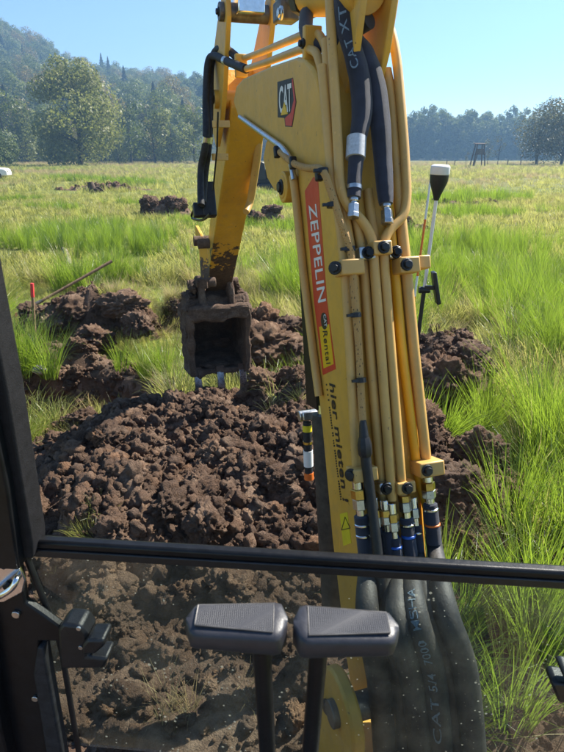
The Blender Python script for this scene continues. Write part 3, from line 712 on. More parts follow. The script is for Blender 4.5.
# ------------------------------------------------------------------ excavator
EX = empty('mini_excavator', (0, 0, 0))
tag(EX, 'yellow mini excavator seen from its cab: boom, stick, muddy bucket and lower window', 'excavator')
def B3(t): return lambda u, z, w: bw(w, u, z)
def bpw(px, py, t): u, z = bp(px, py, t); return bw(t, u, z)
BW = .10
rearpx = [(362, 590), (355, 500), (349, 400), (343, 290), (336, 225), (329, 170), (320, 93)]
toppx = [(316, 77), (311, 67), (304, 60), (296, 57), (270, 66), (243, 78)]
nosepx = [(236, 86), (233, 102), (238, 117), (262, 137), (274, 147)]
frontpx = [(284, 165), (291, 182), (296, 200), (303, 270), (313, 350), (322, 430), (332, 540), (338, 590)]
REAR = [(1.12, .50)] + [bp(x, y, -BW) for x, y in rearpx]
TOP = [bp(x, y, -BW) for x, y in toppx]; NOSE = [bp(x, y, -BW) for x, y in nosepx]; FRONT = [bp(x, y, -BW) for x, y in frontpx]
poly = REAR + TOP + NOSE + FRONT + [(1.32, .52), (1.27, .43), (1.17, .42)]
ul, zl = REAR[-1]; u2, z2 = REAR[-2]; REARV = REAR + [(ul+(ul-u2)*5, zl+(zl-z2)*5)]
def onrear(px, py, off=0.0):
    r = ray(px, py); t0, uc, zc = bl(C0); du, dz = r.dot(BD), r.z; best = None
    for (a, b), (c, d) in zip(REARV[:-1], REARV[1:]):
        ex, ez = c-a, d-b; det = du*(-ez) + dz*ex
        if abs(det) < 1e-9: continue
        s = ((a-uc)*(-ez) + (b-zc)*ex)/det; k = (du*(b-zc) - dz*(a-uc))/det
        if -1e-6 <= k <= 1+1e-6 and s > 0 and (best is None or s < best): best = s
    if best is None: best = 1.5
    return C0 + r*(best-off)
boom = MB().prism(poly, B3(0), -BW, BW).build('boom', 'yellow', EX, 25, .008)
def bpart(name, mat, mb, smooth=35, bevel=0, parent=None): return mb.build(name, mat, parent or boom, smooth, bevel)
def tube_px(name, mat, pts, r, off=.03, rad=.05, n=12, parent=None):
    P = [onrear(x, y, off if len(q) == 0 else q[0]) for x, y, *q in pts]
    return bpart(name, mat, MB().tube(fillet(P, rad), r, n), 50, 0, parent)
def bolt(p, d, r, l, mat='black', name='bolt', parent=None):
    d = Vector(d).normalized(); mb = MB().tube([p-d*.004, p+d*l], r, 6); mb.tube([p-d*.004, p+d*l*.35], r*1.45, 14)
    return bpart(name, mat, mb, 30, .0015, parent)
RN = Vector((BD.x*-math.sin(R(72)), BD.y*-math.sin(R(72)), math.cos(R(72))))      # outward normal of the boom's rear face
RU = Vector((BD.x*math.cos(R(72)), BD.y*math.cos(R(72)), math.sin(R(72))))
RM = Matrix((BR, RN, RU)).transposed()
# hydraulic pipes along the boom
PR = .0125
lines = {'A': [(357, 476), (350, 350), (345, 265), (339, 215), (331, 172), (326, 110), (322, 66)],
         'C': [(383, 500), (370, 350), (364, 262), (357, 222), (355, 212)],
         'D': [(392, 500), (381, 350), (374, 262), (373, 240), (364, 222), (347, 206), (340, 186), (336, 110), (331, 30), (329, -40)],
         'E': [(403, 500), (391, 350), (384, 262), (384, 240), (391, 228), (404, 216), (407, 196), (404, 140), (397, 60), (391, 30), (374, -10), (362, -40)],
         'F': [(428, 476), (414, 350), (406, 265), (400, 210), (394, 140), (391, 95), (386, 70)],
         'B': [(366, 500), (358, 350), (353, 262), (346, 222), (339, 180), (331, 110), (327, 60), (326, 40)]}
for k, L in lines.items():
    off = {'A': .016, 'B': .014, 'C': .016, 'D': .04, 'E': .04, 'F': .018}[k]
    tube_px('hydraulic_pipe', 'tube', L, PR if k != 'F' else .0145, off, .045)
tube_px('hydraulic_pipe', 'tube', [(391, 500), (386, 350), (379, 262), (372, 225), (368, 190)], PR, .010)
am = tube_px('painted_sun_strip', 'sun_strip', [(436, 540), (418, 476), (402, 350), (394, 262), (388, 200), (386, 120)], .0125, .012); am['label'] = 'golden pipe coloured as a sunlit strip of boom between the ochre ones'  # added tube, its golden colour stands for sun on the boom face
# pipes bent forward over the bend, towards the stick
for pts, t in (([(322, 72), (317, 52), (305, 48), (268, 62), (246, 69)], -.078), ([(326, 48), (320, 34), (308, 33), (262, 52), (240, 60)], -.055)):
    P = [bpw(x, y, t) for x, y in pts]; bpart('hydraulic_pipe', 'tube', MB().tube(fillet(P, .05), .0115, 12), 50)
for x, y in ((312, 44), (241, 66)):
    c = bpw(x, y, -.068); bpart('pipe_bracket', 'yellow', MB().box(c, (.05, .022, .085), Matrix((BR, BD, Vector((0, 0, 1)))).transposed()), 30, .004)
    bolt(c+BR*-.026, -BR, .009, .012)
# pipe clamps
def clamp(px, py, w, h, d, off, bolts=(), mat='tube'):
    c = onrear(px, py, off); o = bpart('pipe_clamp', mat, MB().box(c, (w, d, h), RM), 30, .004)
    for (bx, by, m) in bolts:
        p = c + BR*bx + RU*by + RN*(d/2); bolt(p, RN, .011, .014, m, 'bolt', o)
    return o
clamp(349, 268, .062, .038, .055, .03); clamp(405, 266, .055, .04, .06, .035, [(-.012, 0, 'black')]); clamp(379, 249, .05, .034, .05, .045, [(.0, 0, 'black')])
clamp(365, 254, .045, .032, .035, .035, [(.0, 0, 'blackmetal')], 'steel'); clamp(393, 253, .032, .03, .03, .035, [(0, 0, 'blackmetal')], 'steel')
clamp(362, 473, .068, .036, .055, .03); clamp(427, 467, .072, .040, .06, .035, [(-.018, 0, 'black')]); clamp(403, 486, .052, .032, .045, .04, [(0, 0, 'black')])
clamp(383, 487, .034, .030, .035, .035, [(0, 0, 'blackmetal')], 'steel'); clamp(420, 263, .035, .034, .05, .02)
for (x, y) in ((335, 268), (351, 475)):
    p = onrear(x, y, .045); bolt(p, (RN-BR).normalized(), .0115, .011)
# braided cord along the pipes, then its black conduit
P = [bpw(280, 152, -.12), bpw(293, 163, -.125), bpw(307, 168, -.12), onrear(322, 170, .035), onrear(331, 192, .05), onrear(341, 222, .055), onrear(351, 252, .05), onrear(355, 300, .04), onrear(359, 350, .038), onrear(361, 395, .04), onrear(363, 424, .05)]
cord = bpart('braided_cable', 'braid', MB().tube(P, .0095, 10, smoothsteps=5), 60)
for i, (x, y) in enumerate(((323, 171), (332, 205), (350, 249), (356, 315), (361, 380))):
    p = onrear(x, y, .046 if i else .04); bpart('cable_tie', 'black', MB().tube([p-RU*.006, p+RU*.006], .0135, 10).box(p+BR*-.016+RN*.004, (.02, .008, .007), RM), 30, 0, cord)
P = [onrear(363, 420, .052), onrear(364, 436, .055), onrear(366, 460, .06), onrear(371, 500, .068), onrear(377, 548, .085), onrear(382, 600, .10), onrear(386, 660, .12)]
con = bpart('conduit', 'black', MB().tube(P, [.008, .0125, .0135, .0135, .0135, .0135, .0135], 12, smoothsteps=4), 60)
p = onrear(365, 449, .058); bpart('conduit_coupler', 'black', MB().tube([p+RU*.03, p+RU*.012, p-RU*.012, p-RU*.02], [.014, .018, .018, .014], 8), 30, 0, con)
# sleeved hoses coming down from above
hoses = []
for pts, rr in (([(354, 198), (355, 172), (358, 140), (362, 112), (360, 80), (353, 50), (345, 18), (343, -30)], [.017, .018, .021, .026, .027, .025, .026, .026]),
                ([(386, 204), (385, 190), (383, 160), (380, 120), (375, 85), (365, 55), (353, 33), (350, -20)], [.017, .021, .023, .026, .026, .024, .02, .02])):
    P = [onrear(x, y, .055) for x, y in pts]; Q, q = catmull(P, rr, 8)
    q = [r*(1+.035*noise.noise(Vector((i*.35, rr[2]*90, 0)))) for i, r in enumerate(q)]
    h = bpart('sleeved_hose', 'sleeve', MB().tube(Q, q, 18), 60); hoses.append((h, Q, q))
    a, b = P[0], P[1]; d = (a-b).normalized()
    bpart('hose_fitting', 'steel', MB().tube([a-d*.01, a+d*.008, a+d*.010, a+d*.028], [.012, .012, .009, .009], 14).tube([a+d*.016, a+d*.040], .0145, 6).tube([a+d*.038, a+d*.05], .0155, 6), 30, .001, h)
    c = a-d*.025; bpart('hose_band', 'steel', MB().tube([c-d*.005, c+d*.005], .0195, 16), 30, 0, h)
h, Q, q = hoses[0]
c = onrear(356, 148, .055); d = (onrear(356, 140, .055)-onrear(355, 160, .055)).normalized()
bpart('hose_tag', simple('printed_label', (.5, .53, .57), .5, 0, .12, 160), MB().tube([c-d*.026, c+d*.026], .0245, 16), 40, 0, h)
def hose_text(txt, Q, q, i0, i1, parent, ang0, width, mat='hoseprint'):
    """print wrapped on a hose, letters standing along it"""
    L = [Q[i0 + (i1-i0)*k/40 if False else int(round(i0+(i1-i0)*k/40))] for k in range(41)]
    def fn(a, b):
        f = i0+(i1-i0)*a; i = int(max(0, min(len(Q)-2, math.floor(f)))); w = f-i
        p = Q[i].lerp(Q[i+1], w); d = (Q[i+1]-Q[i]).normalized(); v = (C0-p); v = (v-d*v.dot(d)).normalized(); s = d.cross(v)
        th = ang0 + (b-.5)*width; rad = (q[i]*(1-w)+q[i+1]*w)*1.035+.0004
        return p + v*math.cos(th)*rad + s*math.sin(th)*rad
    return lettering('hose_print', txt, fn, mat, parent, 0, .006, 1.1)
hose_text('CAT XT', Q, q, 34, 49, h, -.2, -.75)
# lower fittings and hoses
def fit(px, py, seq, off=.04):
    """stack of ferrules and nuts down a pipe end; seq = (material, radius, length, sides)"""
    p = onrear(px, py, off); d = (onrear(px+2.2, py+20, off+.002)-p).normalized()
    for m, r, l, n in seq:
        bpart({'brass': 'brass_nut', 'steel': 'steel_nut', 'sleeve': 'hose_end', 'chrome': 'ferrule', 'blue': 'blue_tie', 'orange': 'orange_tie', 'rubber': 'hose_end'}[m], m, MB().tube([p, p+d*.0015, p+d*(l-.0015), p+d*l], [r*.9, r, r, r*.9], n), 30)
        p = p+d*l
    return p, d
N6 = 6
ends = []
for px, py, off, sq in ((357, 478, .045, [('chrome', .014, .028, 14), ('brass', .020, .026, N6), ('steel', .0185, .028, N6), ('chrome', .012, .018, 12), ('sleeve', .019, .020, 14), ('chrome', .0205, .007, 14), ('sleeve', .019, .022, 14), ('chrome', .0205, .007, 14), ('sleeve', .019, .06, 14)]),
                    (384, 500, .04, [('chrome', .011, .026, 14), ('brass', .0155, .018, N6), ('steel', .015, .02, N6), ('chrome', .010, .020, 12), ('sleeve', .0145, .07, 12)]),
                    (391, 503, .05, [('chrome', .012, .028, 14), ('brass', .0165, .022, N6), ('steel', .016, .024, N6), ('chrome', .011, .02, 12), ('sleeve', .016, .02, 12), ('blue', .0172, .007, 12), ('sleeve', .016, .04, 12)]),
                    (404, 495, .045, [('brass', .0165, .018, N6), ('steel', .0165, .026, N6), ('chrome', .012, .018, 12), ('sleeve', .0185, .014, 14), ('chrome', .0195, .007, 14), ('sleeve', .0185, .024, 14), ('blue', .0195, .008, 14), ('sleeve', .0185, .05, 14)]),
                    (413, 497, .03, [('chrome', .011, .03, 14), ('steel', .0145, .026, N6), ('chrome', .010, .022, 12), ('sleeve', .0145, .016, 12), ('chrome', .0155, .006, 12), ('sleeve', .0145, .05, 12)]),
                    (374, 497, .02, [('chrome', .011, .034, 14), ('brass', .0145, .02, N6), ('steel', .0145, .026, N6), ('sleeve', .0145, .08, 12)]),
                    (427, 476, .045, [('chrome', .014, .016, 14), ('brass', .0185, .022, N6), ('steel', .0185, .022, N6), ('chrome', .012, .016, 12), ('sleeve', .019, .012, 14), ('chrome', .0205, .007, 14), ('sleeve', .020, .036, 14), ('orange', .0215, .006, 14), ('sleeve', .020, .05, 14)])):
    ends.append(fit(px, py, sq, off))
route = [[(368, 620, 1.34), (380, 690, 1.40), (388, 800, 1.50)], [(390, 620, 1.36), (402, 690, 1.42), (408, 800, 1.5)], [(398, 622, 1.30), (414, 690, 1.34), (424, 800, 1.42)], [(416, 616, 1.30), (434, 682, 1.33), (444, 800, 1.42)],
         [(430, 616, 1.34), (450, 682, 1.38), (460, 800, 1.46)], [(380, 620, 1.44), (392, 690, 1.48), (400, 800, 1.55)], [(446, 612, 1.32), (466, 676, 1.34), (478, 800, 1.42)]]
for k, ((p, d), rt) in enumerate(zip(ends, route)):
    P = [p-d*.03, p+d*.02] + [atZ(*w) for w in rt]; r0 = (.019, .0145, .016, .0185, .0145, .0145, .020)[k]
    Q, q = catmull(P, [r0, r0*1.1] + [.031 if k in (0, 2, 3, 6) else .025]*3, 10)
    h = bpart('hydraulic_hose', 'dustyrubber', MB().tube(Q, q, 16), 60)
    if k == 3: hose_text('CAT 5/4  7000  MSHA', Q, q, 34, 17, h, .15, .62)
# lettering and stickers on the left side of the boom
def bil(c):
    def f(a, b, t=-BW-.0016):
        x = (c[0][0]*(1-a)+c[1][0]*a)*(1-b) + (c[3][0]*(1-a)+c[2][0]*a)*b; y = (c[0][1]*(1-a)+c[1][1]*a)*(1-b) + (c[3][1]*(1-a)+c[2][1]*a)*b
        return bpw(x, y, t)
    return f
def sticker(name, mat, pts, t, parent=None): return bpart(name, mat, MB().prism([bp(x, y, -BW) for x, y in pts], B3(0), -BW+.001, -BW-t), None, 0, parent)
st = sticker('hire_sticker', 'red', [(305, 191), (313.5, 177), (318, 178), (327, 300), (336, 369), (323, 375), (314, 300)], .0008); st['label'] = 'red hire sticker with white lettering'
lettering('lettering', 'ZEPPELIN', bil([(308.6, 205), (318.2, 303), (326, 301), (316, 203)]), 'white', st, 0, .012, 1.05)
sticker('sticker_panel', 'stickery', [(319.5, 327), (329.5, 324), (334, 364), (324, 368.5)], .0014, st)
ov = [(324.6+3.0*math.cos(a)+.9*math.sin(a), 321-.6*math.cos(a)+8.5*math.sin(a)) for a in np.linspace(0, 2*math.pi, 20, endpoint=False)]
sticker('sticker_oval', 'ink', ov, .002, st)
f = bil([(323.4, 314.5), (324.4, 327), (326.9, 326.6), (325.9, 314)]); lettering('lettering', 'CAT', lambda a, b: f(a, b, -BW-.0028), 'white', st, 0, .01)
f2 = bil([(322.5, 331), (326.3, 365), (330.4, 363.5), (326.8, 330)]); lettering('lettering', 'Rental', lambda a, b: f2(a, b, -BW-.0026), 'ink', st, .1, .006, 1.15)
lettering('lettering', 'hier mieten !', bil([(329, 383), (343, 504), (348.4, 502), (334.4, 381)]), 'ink', boom, .25, .016, 1.05)
mb = MB()
for k in range(46):
    a = k/46
    if random.random() < .2: continue
    c = [(326.2+14.6*a, 384+117*a), (326.2+14.6*(a+.014), 384+117*(a+.014))]
    w = random.uniform(.7, 1.3); mb.prism([bp(c[0][0], c[0][1], -BW), bp(c[1][0], c[1][1], -BW), bp(c[1][0]+w, c[1][1]-.2, -BW), bp(c[0][0]+w, c[0][1]-.2, -BW)], B3(0), -BW+.0005, -BW-.0012)
bpart('small_print', 'ink', mb, None)
ws = sticker('warning_sticker', 'lime', [(340, 514), (347.5, 512), (351.5, 543), (343.5, 546)], .0008)
for L in ([(341.5, 530), (345, 517), (350, 528)],):
    for a, b in zip(L, L[1:]+L[:1]): bpart('warning_mark', 'ink', MB().beam(bpw(*a, -BW-.0015), bpw(*b, -BW-.0015), .002, .0012, BR), None, 0, ws)
lg = sticker('logo_plate', 'ink', [(277.6, 82), (293, 77.6), (296.6, 102), (292.4, 127), (285.4, 126.6), (284.6, 118), (278, 117.4)], .0008)
sticker('logo_hexagon', 'red', [(291, 113), (294.2, 100), (292.2, 79.4), (293, 78.4), (296, 102), (292, 126), (286, 125.6), (285.4, 118)], .0014, lg)
f3 = bil([(279.2, 114.5), (291.6, 111.5), (291.2, 82.5), (278.8, 86.5)]); lettering('lettering', 'CAT', lambda a, b: f3(a, b, -BW-.002), 'white', lg, 0, .022, .95)
sticker('logo_triangle', 'stickery', [(281.6, 115.4), (288.4, 114), (285, 102)], .003, lg)
# pipe on the boom's left side, ears and pins
P = [bpw(x, y, -.115) for x, y in ((240, 117), (262, 133), (283, 148), (291, 160), (294, 180))]
bpart('steel_pipe', 'steel', MB().tube(fillet(P, .05), .009, 12), 50)
P = [bpw(x, y, -.113) for x, y in ((293, 176), (296, 200), (303, 270), (313, 352), (319, 396))]; bpart('side_pipe', 'tube', MB().tube(P, .012, 12), 50)
earp = [(276, 128), (266, 142), (263, 158), (267, 178), (274, 190), (284, 195), (298, 200), (300, 140)]
for t in (-.07, .05):
    bpart('cylinder_ear', 'yellow', MB().prism([bp(x, y, -.07) for x, y in earp], B3(0), t, t+.022), 30, .004)
pu, pz = bp(290, 187, -.10)
bpart('pin_boss', 'yellow', MB().tube([bw(-.125, pu, pz), bw(-.06, pu, pz)], .046, 24).tube([bw(-.128, pu, pz), bw(-.12, pu, pz)], .034, 24), 30, .003)
bolt(bw(-.128, pu, pz), -BR, .016, .012)
for x, y in ((277, 152), (293, 163), (319, 174)):
    p = bpw(x, y, -.125); bpart('cable_tie', 'black', MB().box(p, (.02, .018, .035), RM), 30, .004)
# boom cylinder in front of the boom
cu, cz = pu+.06, pz-.01; A = bw(0, cu, cz); Bt = bw(0, 1.62, .32); ax = (Bt-A).normalized()
cyl = MB().tube([A+ax*.75, A+ax*.77, Bt], [.045, .048, .048], 22).build('boom_cylinder', simple('dirty_black_barrel', (.05, .042, .034), .55, 0, .3, 40, .4, .2), EX, 40)
MB().tube([A, A+ax*.78], .028, 18).build('rod', 'chrome', cyl, 50)
MB().tube([bw(-.05, cu, cz), bw(.05, cu, cz)], .05, 20).build('rod_eye', 'yellow', cyl, 40, .004)
gx = ax.cross(BR).normalized()
g = MB()
for s in (-1, 1): g.beam(A+BR*s*.045+ax*.07, A+BR*s*.045+ax*.72, .008, .11, gx)
g.beam(A+gx*-.055+ax*.07, A+gx*-.055+ax*.72, .095, .008, gx); g.build('rod_guard', 'blackmetal', cyl, 30, .003)
q = bpw(309, 415, -.02); MB().box(q, (.06, .05, .03), RM).tube([q+BR*-.04, q+BR*.03], .02, 10).build('port_block', 'steel', cyl, 30, .003)
q0, q1 = bpw(307, 422, -.03), bpw(309, 478, -.03); dd = (q1-q0)
hs = MB().tube([q0, q1], .0155, 14).build('cylinder_hose', 'rubber', cyl, 50)
MB().tube([q0+dd*.05, q0+dd*.16], .0175, 14).build('hose_collar', 'lime', hs, 40); MB().tube([q0+dd*.34, q0+dd*.38], .0175, 14).build('hose_collar', 'brass', hs, 40)
MB().tube([q0+dd*.5, q0+dd*.78], .018, 14).build('hose_label', 'white', hs, 40); MB().tube([q0+dd*.9, q0+dd*1.02], .018, 14).build('hose_collar', 'orange', hs, 40)
# swing post that carries the boom foot
sw = MB()
for s in (-1, .62):
    fp = [(.98+.11*math.cos(a), .56+.11*math.sin(a)) for a in np.linspace(-.1, math.pi, 12)]
    sw.prism([(u+.12, z) for u, z in fp] + [(.97, .1), (1.34, .1), (1.30, .35)], B3(0), s*.20-.018, s*.20+.018)
sw.box(bw(0, 1.15, .18), (.42, .36, .22), Matrix((BR, BD, Vector((0, 0, 1)))).transposed())
sw = sw.build('swing_post', 'yellow', EX, 30, .008)
MB().tube([bw(-.235, 1.10, .56), bw(.15, 1.10, .56)], .035, 20).build('foot_pin', 'grey', sw, 30, .003)
q = bpw(328, 706, -.219); MB().tube([q, q-BR*.012], .02, 6).build('bolt', 'black', sw, 30, .002)
# stick cylinder above the bend
lu = []
for t in (-.03, .05):
    MB().prism([(1.66, 2.02), (1.60, 2.14), (1.575, 2.24), (1.60, 2.33), (1.68, 2.31), (1.80, 2.16)], B3(0), t, t+.018).build('cylinder_lug', 'yellow', EX, 30, .004)
S0, S1 = bw(.0, 1.61, 2.265), bw(.0, 2.30, 2.40); sx = (S1-S0).normalized()
sc = MB().tube([S0, S0+sx*.02, S0+sx*.40], [.05, .055, .055], 22).build('stick_cylinder', 'yellow', EX, 40)
MB().tube([S0+sx*.40, S0+sx*.46], .062, 8).build('gland', 'blackmetal', sc, 30, .003)
MB().tube([S0+sx*.46, S1], .030, 18).build('rod', 'chrome', sc, 50)
MB().box(bpw(248, 6, -.01), (.11, .13, .07), Matrix((BR, BD, Vector((0, 0, 1)))).transposed()).build('port_block', 'chrome', sc, 30, .004)
MB().box(bpw(286, 12, -.01), (.07, .08, .06), Matrix((BR, BD, Vector((0, 0, 1)))).transposed()).build('valve_block', 'grey', sc, 30, .006)
bolt(bpw(281, 13, -.05), -BR, .014, .012, 'steel', 'bolt', sc)
P = [S0+sx*.33+BR*-.04+Vector((0, 0, -.05)), S0+sx*.26+BR*-.06+Vector((0, 0, -.10)), S0+sx*.16+BR*-.04+Vector((0, 0, -.12)), S0+sx*.02+BR*.02+Vector((0, 0, -.06))]
MB().tube(P, .02, 12, smoothsteps=6).build('hose', 'sleeve', sc, 60)
# stick
PU, PZ = bp(240, 100, 0); FU, FZ = bp(214, 283, 0)
L = math.hypot(FU-PU, FZ-PZ); du, dz = (FU-PU)/L, (FZ-PZ)/L; nu, nz_ = -dz, du            # n points up and forward
def sk(s, k): return (PU+du*s+nu*k, PZ+dz*s+nz_*k)
SW = .074
pl = [sk(s, k) for s, k in ((-.02, -.07), (.12, -.105), (.5, -.085), (L*.75, -.062), (L-.05, -.05), (L+.05, -.035), (L+.055, .035), (L-.05, .05), (L*.7, .07), (.45, .12), (.1, .16), (-.05, .15))]
stick = MB().prism(pl, B3(0), -SW+.015, SW+.042).build('stick', 'stickyel', EX, 30, .008)
for t in (-.105, .083):
    MB().prism([sk(s, k) for s, k in ((.22, -.06), (.22, .12), (.0, .20), (-.26, .16), (-.40, .12), (-.43, .05), (-.38, .0), (-.1, -.075), (.06, -.09))], B3(0), t, t+.022).build('stick_plate', 'yellow', stick, 30, .004)
MB().tube([bw(-.125, *sk(0, 0)), bw(.125, *sk(0, 0))], .04, 20).build('pivot_pin', 'yellow', stick, 30, .003)
MB().tube([bw(-.125, *sk(-.36, .06)), bw(.125, *sk(-.36, .06))], .035, 20).build('rod_pin', 'grey', stick, 30, .003)
bolt(bw(-.125, *sk(0, 0)), -BR, .014, .012, 'black', 'bolt', stick); bolt(bw(-.125, *sk(-.36, .06)), -BR, .012, .012, 'black', 'bolt', stick)
# bucket cylinder pipe on the right of the stick, hoses on its left
P = [bpw(260, 115, .10), bpw(258, 150, .10), bpw(253, 185, .10), bpw(250, 202, .095), bpw(246, 212, .06)]
MB().tube(P, [.02, .02, .02, .02, .018], 14, smoothsteps=3).build('stick_pipe', 'tube', stick, 50)
for j, (a, b) in enumerate((([(240, 60), (226, 49), (216, 51), (211, 66), (210, 100), (209, 140), (205, 175), (203, 202)], -.06), ([(246, 69), (226, 61), (214, 56), (208, 64), (206, 100), (206, 140), (201, 170), (201, 205)], -.08))):
    P = [bpw(x, y, b-.022*k) for k, (x, y) in enumerate(a)]
    h = MB().tube(P, .0165, 14, smoothsteps=6).build('stick_hose', 'rubber', stick, 60)
    for k in (1, 5):
        d = (P[k]-P[k+1]).normalized(); MB().tube([P[k]-d*.015, P[k]+d*.015], .0185, 14).build('hose_ferrule', 'steel', h, 30)
for x, y in ((220, 124), (219, 157)):
    MB().beam(bpw(x-6, y, -.16), bpw(x+8, y, -.09), .03, .03).build('hose_bracket', 'tube', stick, 30, .003)
q = bpw(208, 200, -.16); mb = MB().box(q, (.07, .06, .17), RM).box(q+BR*-.05+RU*-.05, (.06, .05, .07), RM); mb.build('coupler_block', 'black', stick, 30, .006)
P = [bpw(x, y, -.2) for x, y in ((205, 206), (194, 210), (192, 218), (202, 220), (210, 214))]; MB().tube(P, .007, 8, smoothsteps=4).build('coupler_guard', 'blackmetal', stick, 50)
MB().tube([bpw(218, 112, -.15), bpw(217, 150, -.15), bpw(213, 190, -.15)], .004, 8).build('brake_line', 'black', stick, 50)
# linkage and bucket
lk = MB()
for t in (-.11, .088): lk.prism([sk(L-.40, .06), sk(L-.40, .10), sk(L-.30, .26), sk(L-.26, .26), sk(L-.24, .20), sk(L-.34, .05)], B3(0), t, t+.022)
lk = lk.build('linkage', 'stickyel', EX, 30, .004)
MB().tube([bw(-.15, *sk(L-.37, .07)), bw(.13, *sk(L-.37, .07))], .032, 16).build('link_pin', 'mud', lk, 40)
MB().beam(bpw(203, 246, -.13), bpw(206, 288, -.13), .03, .05, BR).build('side_link', 'stickyel', lk, 30, .004)
q = bpw(198, 244, -.16); MB().tube([q, q+BR*.07], .03, 12).build('link_bolt', 'mud', lk, 30, .003)
q = bpw(196, 283, -.19); MB().tube([q, q+BR*.12], .03, 12).box(q+BR*.05, (.05, .09, .06)).build('link_boss', 'mud', lk, 40, .006)
bu, bz = FU, FZ; HW = .2
def K(u, z): return (bu+u, bz+z)
outer = [(-.13, -.17), (-.06, -.09), (.06, -.07), (.19, -.11), (.30, -.22), (.345, -.37), (.31, -.50), (.21, -.59), (.07, -.635), (-.09, -.64)]
def rough_shell():
    """plate curved round the back, with side walls, cutting lip and thickness"""
    mb = MB(); n = len(outer); inn = []
    for i, (u, z) in enumerate(outer):
        a, b = outer[max(0, i-1)], outer[min(n-1, i+1)]; d = Vector((b[0]-a[0], b[1]-a[1])).normalized(); inn.append((u+d.y*.022, z-d.x*.022))
    vs = [bw(t, *K(u, z)) for t in (-HW, HW) for u, z in outer] + [bw(t, *K(u, z)) for t in (-HW, HW) for u, z in inn]
    f = []
    for i in range(n-1):
        f.append((i, i+1, n+i+1, n+i)); f.append((2*n+i+1, 2*n+i, 3*n+i, 3*n+i+1))
    f += [(0, n, 3*n, 2*n), (n-1, 3*n-1, 4*n-1, 2*n-1)]; mb.add(vs, f)
    for t in (-HW, HW): mb.prism([K(u, z) for u, z in outer], B3(0), t-.011, t+.011)
    return mb
bucket = rough_shell().build('bucket', 'mud', EX, 40, .004)
sb = bucket.modifiers.new('sub', 'SUBSURF'); sb.subdivision_type = 'SIMPLE'; sb.levels = 3; sb.render_levels = 3
tx = bpy.data.textures.new('caked_mud', 'CLOUDS'); tx.noise_scale = .09; tx.noise_depth = 4
dm = bucket.modifiers.new('mud', 'DISPLACE'); dm.texture = tx; dm.strength = .10; dm.mid_level = .42; dm.texture_coords = 'GLOBAL'
tl = MB().beam(bw(-HW-.005, *K(-.135, -.175)), bw(HW+.005, *K(-.135, -.175)), .05, .085); tl = tl.build('top_lip', 'mud', bucket, 40, .012)
def cake(m_, s_=.05, lv=4):
    x = m_.modifiers.new('sub', 'SUBSURF'); x.subdivision_type = 'SIMPLE'; x.levels = lv; x.render_levels = lv
    x = m_.modifiers.new('mud', 'DISPLACE'); x.texture = tx; x.strength = s_; x.mid_level = .4; x.texture_coords = 'GLOBAL'
cake(tl, .07)
for t in (-.12, .085):
    e = MB().prism([K(*p) for p in ((-.12, -.15), (-.075, .02), (-.03, .06), (.05, .055), (.16, -.02), (.22, -.12), (.06, -.09))], B3(0), t, t+.035).build('bucket_ear', 'mud', bucket, 30, .008); cake(e, .05, 2)
for u, z in ((0, 0), (.13, -.03)):
    MB().tube([bw(-.17, *K(u, z)), bw(.17, *K(u, z))], .034, 16).build('bucket_pin', 'mud', bucket, 40, .004)
for s in (-1, 1): cake(MB().beam(bw(s*HW, *K(-.135, -.18)), bw(s*HW, *K(-.10, -.63)), .03, .05, BD).build('side_cutter', 'mud', bucket, 30, .006), .05)
mudme = []
for i in range(4):
    x = CLODS[i].copy(); x.materials.clear(); x.materials.append(M['mud']); mudme.append(x)
for i, (t, u, z, a, b, c) in enumerate(((-.19, -.10, -.15, .06, .05, .06), (.19, -.10, -.16, .055, .05, .07), (-.10, -.13, -.14, .06, .03, .035), (.07, -.13, -.15, .07, .03, .03), (-.17, .02, -.08, .06, .08, .04), (.17, .03, -.08, .06, .08, .04),
        (0, .06, -.08, .08, .06, .03), (-.205, -.04, -.34, .022, .05, .09), (.205, -.04, -.30, .022, .05, .08), (-.12, .16, -.52, .06, .05, .04), (.08, .2, -.50, .08, .05, .05), (0, .27, -.32, .11, .03, .08), (-.16, -.05, -.02, .03, .04, .05), (.15, -.03, -.02, .03, .04, .05), (0, -.02, -.60, .12, .05, .02))):
    o = bpy.data.objects.new('caked_mud', mudme[i % 4]); S.collection.objects.link(o); o.parent = bucket; o.location = bw(t, *K(u, z)); o.scale = (a, b, c); o.rotation_euler = (0, 0, BA)
for t in (-.165, 0, .165):
    a, b = bw(t, *K(-.06, -.60)), bw(t, *K(-.135, -.775)); d = (b-a).normalized(); nn = d.cross(BR).normalized()
    v = [a+BR*sx_*.026+nn*sy*.028 for sx_ in (-1, 1) for sy in (-1, 1)] + [a+d*.08+BR*sx_*.024+nn*sy*.022 for sx_ in (-1, 1) for sy in (-1, 1)] + [b+BR*sx_*.028+nn*sy*.005 for sx_ in (-1, 1) for sy in (-1, 1)]
    mb = MB().add(v, [(0, 1, 3, 2), (0, 4, 5, 1), (1, 5, 7, 3), (3, 7, 6, 2), (2, 6, 4, 0), (4, 8, 9, 5), (5, 9, 11, 7), (7, 11, 10, 6), (6, 10, 8, 4), (8, 10, 11, 9)])
    mb.build('tooth', 'tooth', bucket, 30, .003)
    MB().box(a+d*.02, (.062, .06, .05), Matrix((BR, nn, d)).transposed()).build('tooth_holder', 'mud', bucket, 30, .006)

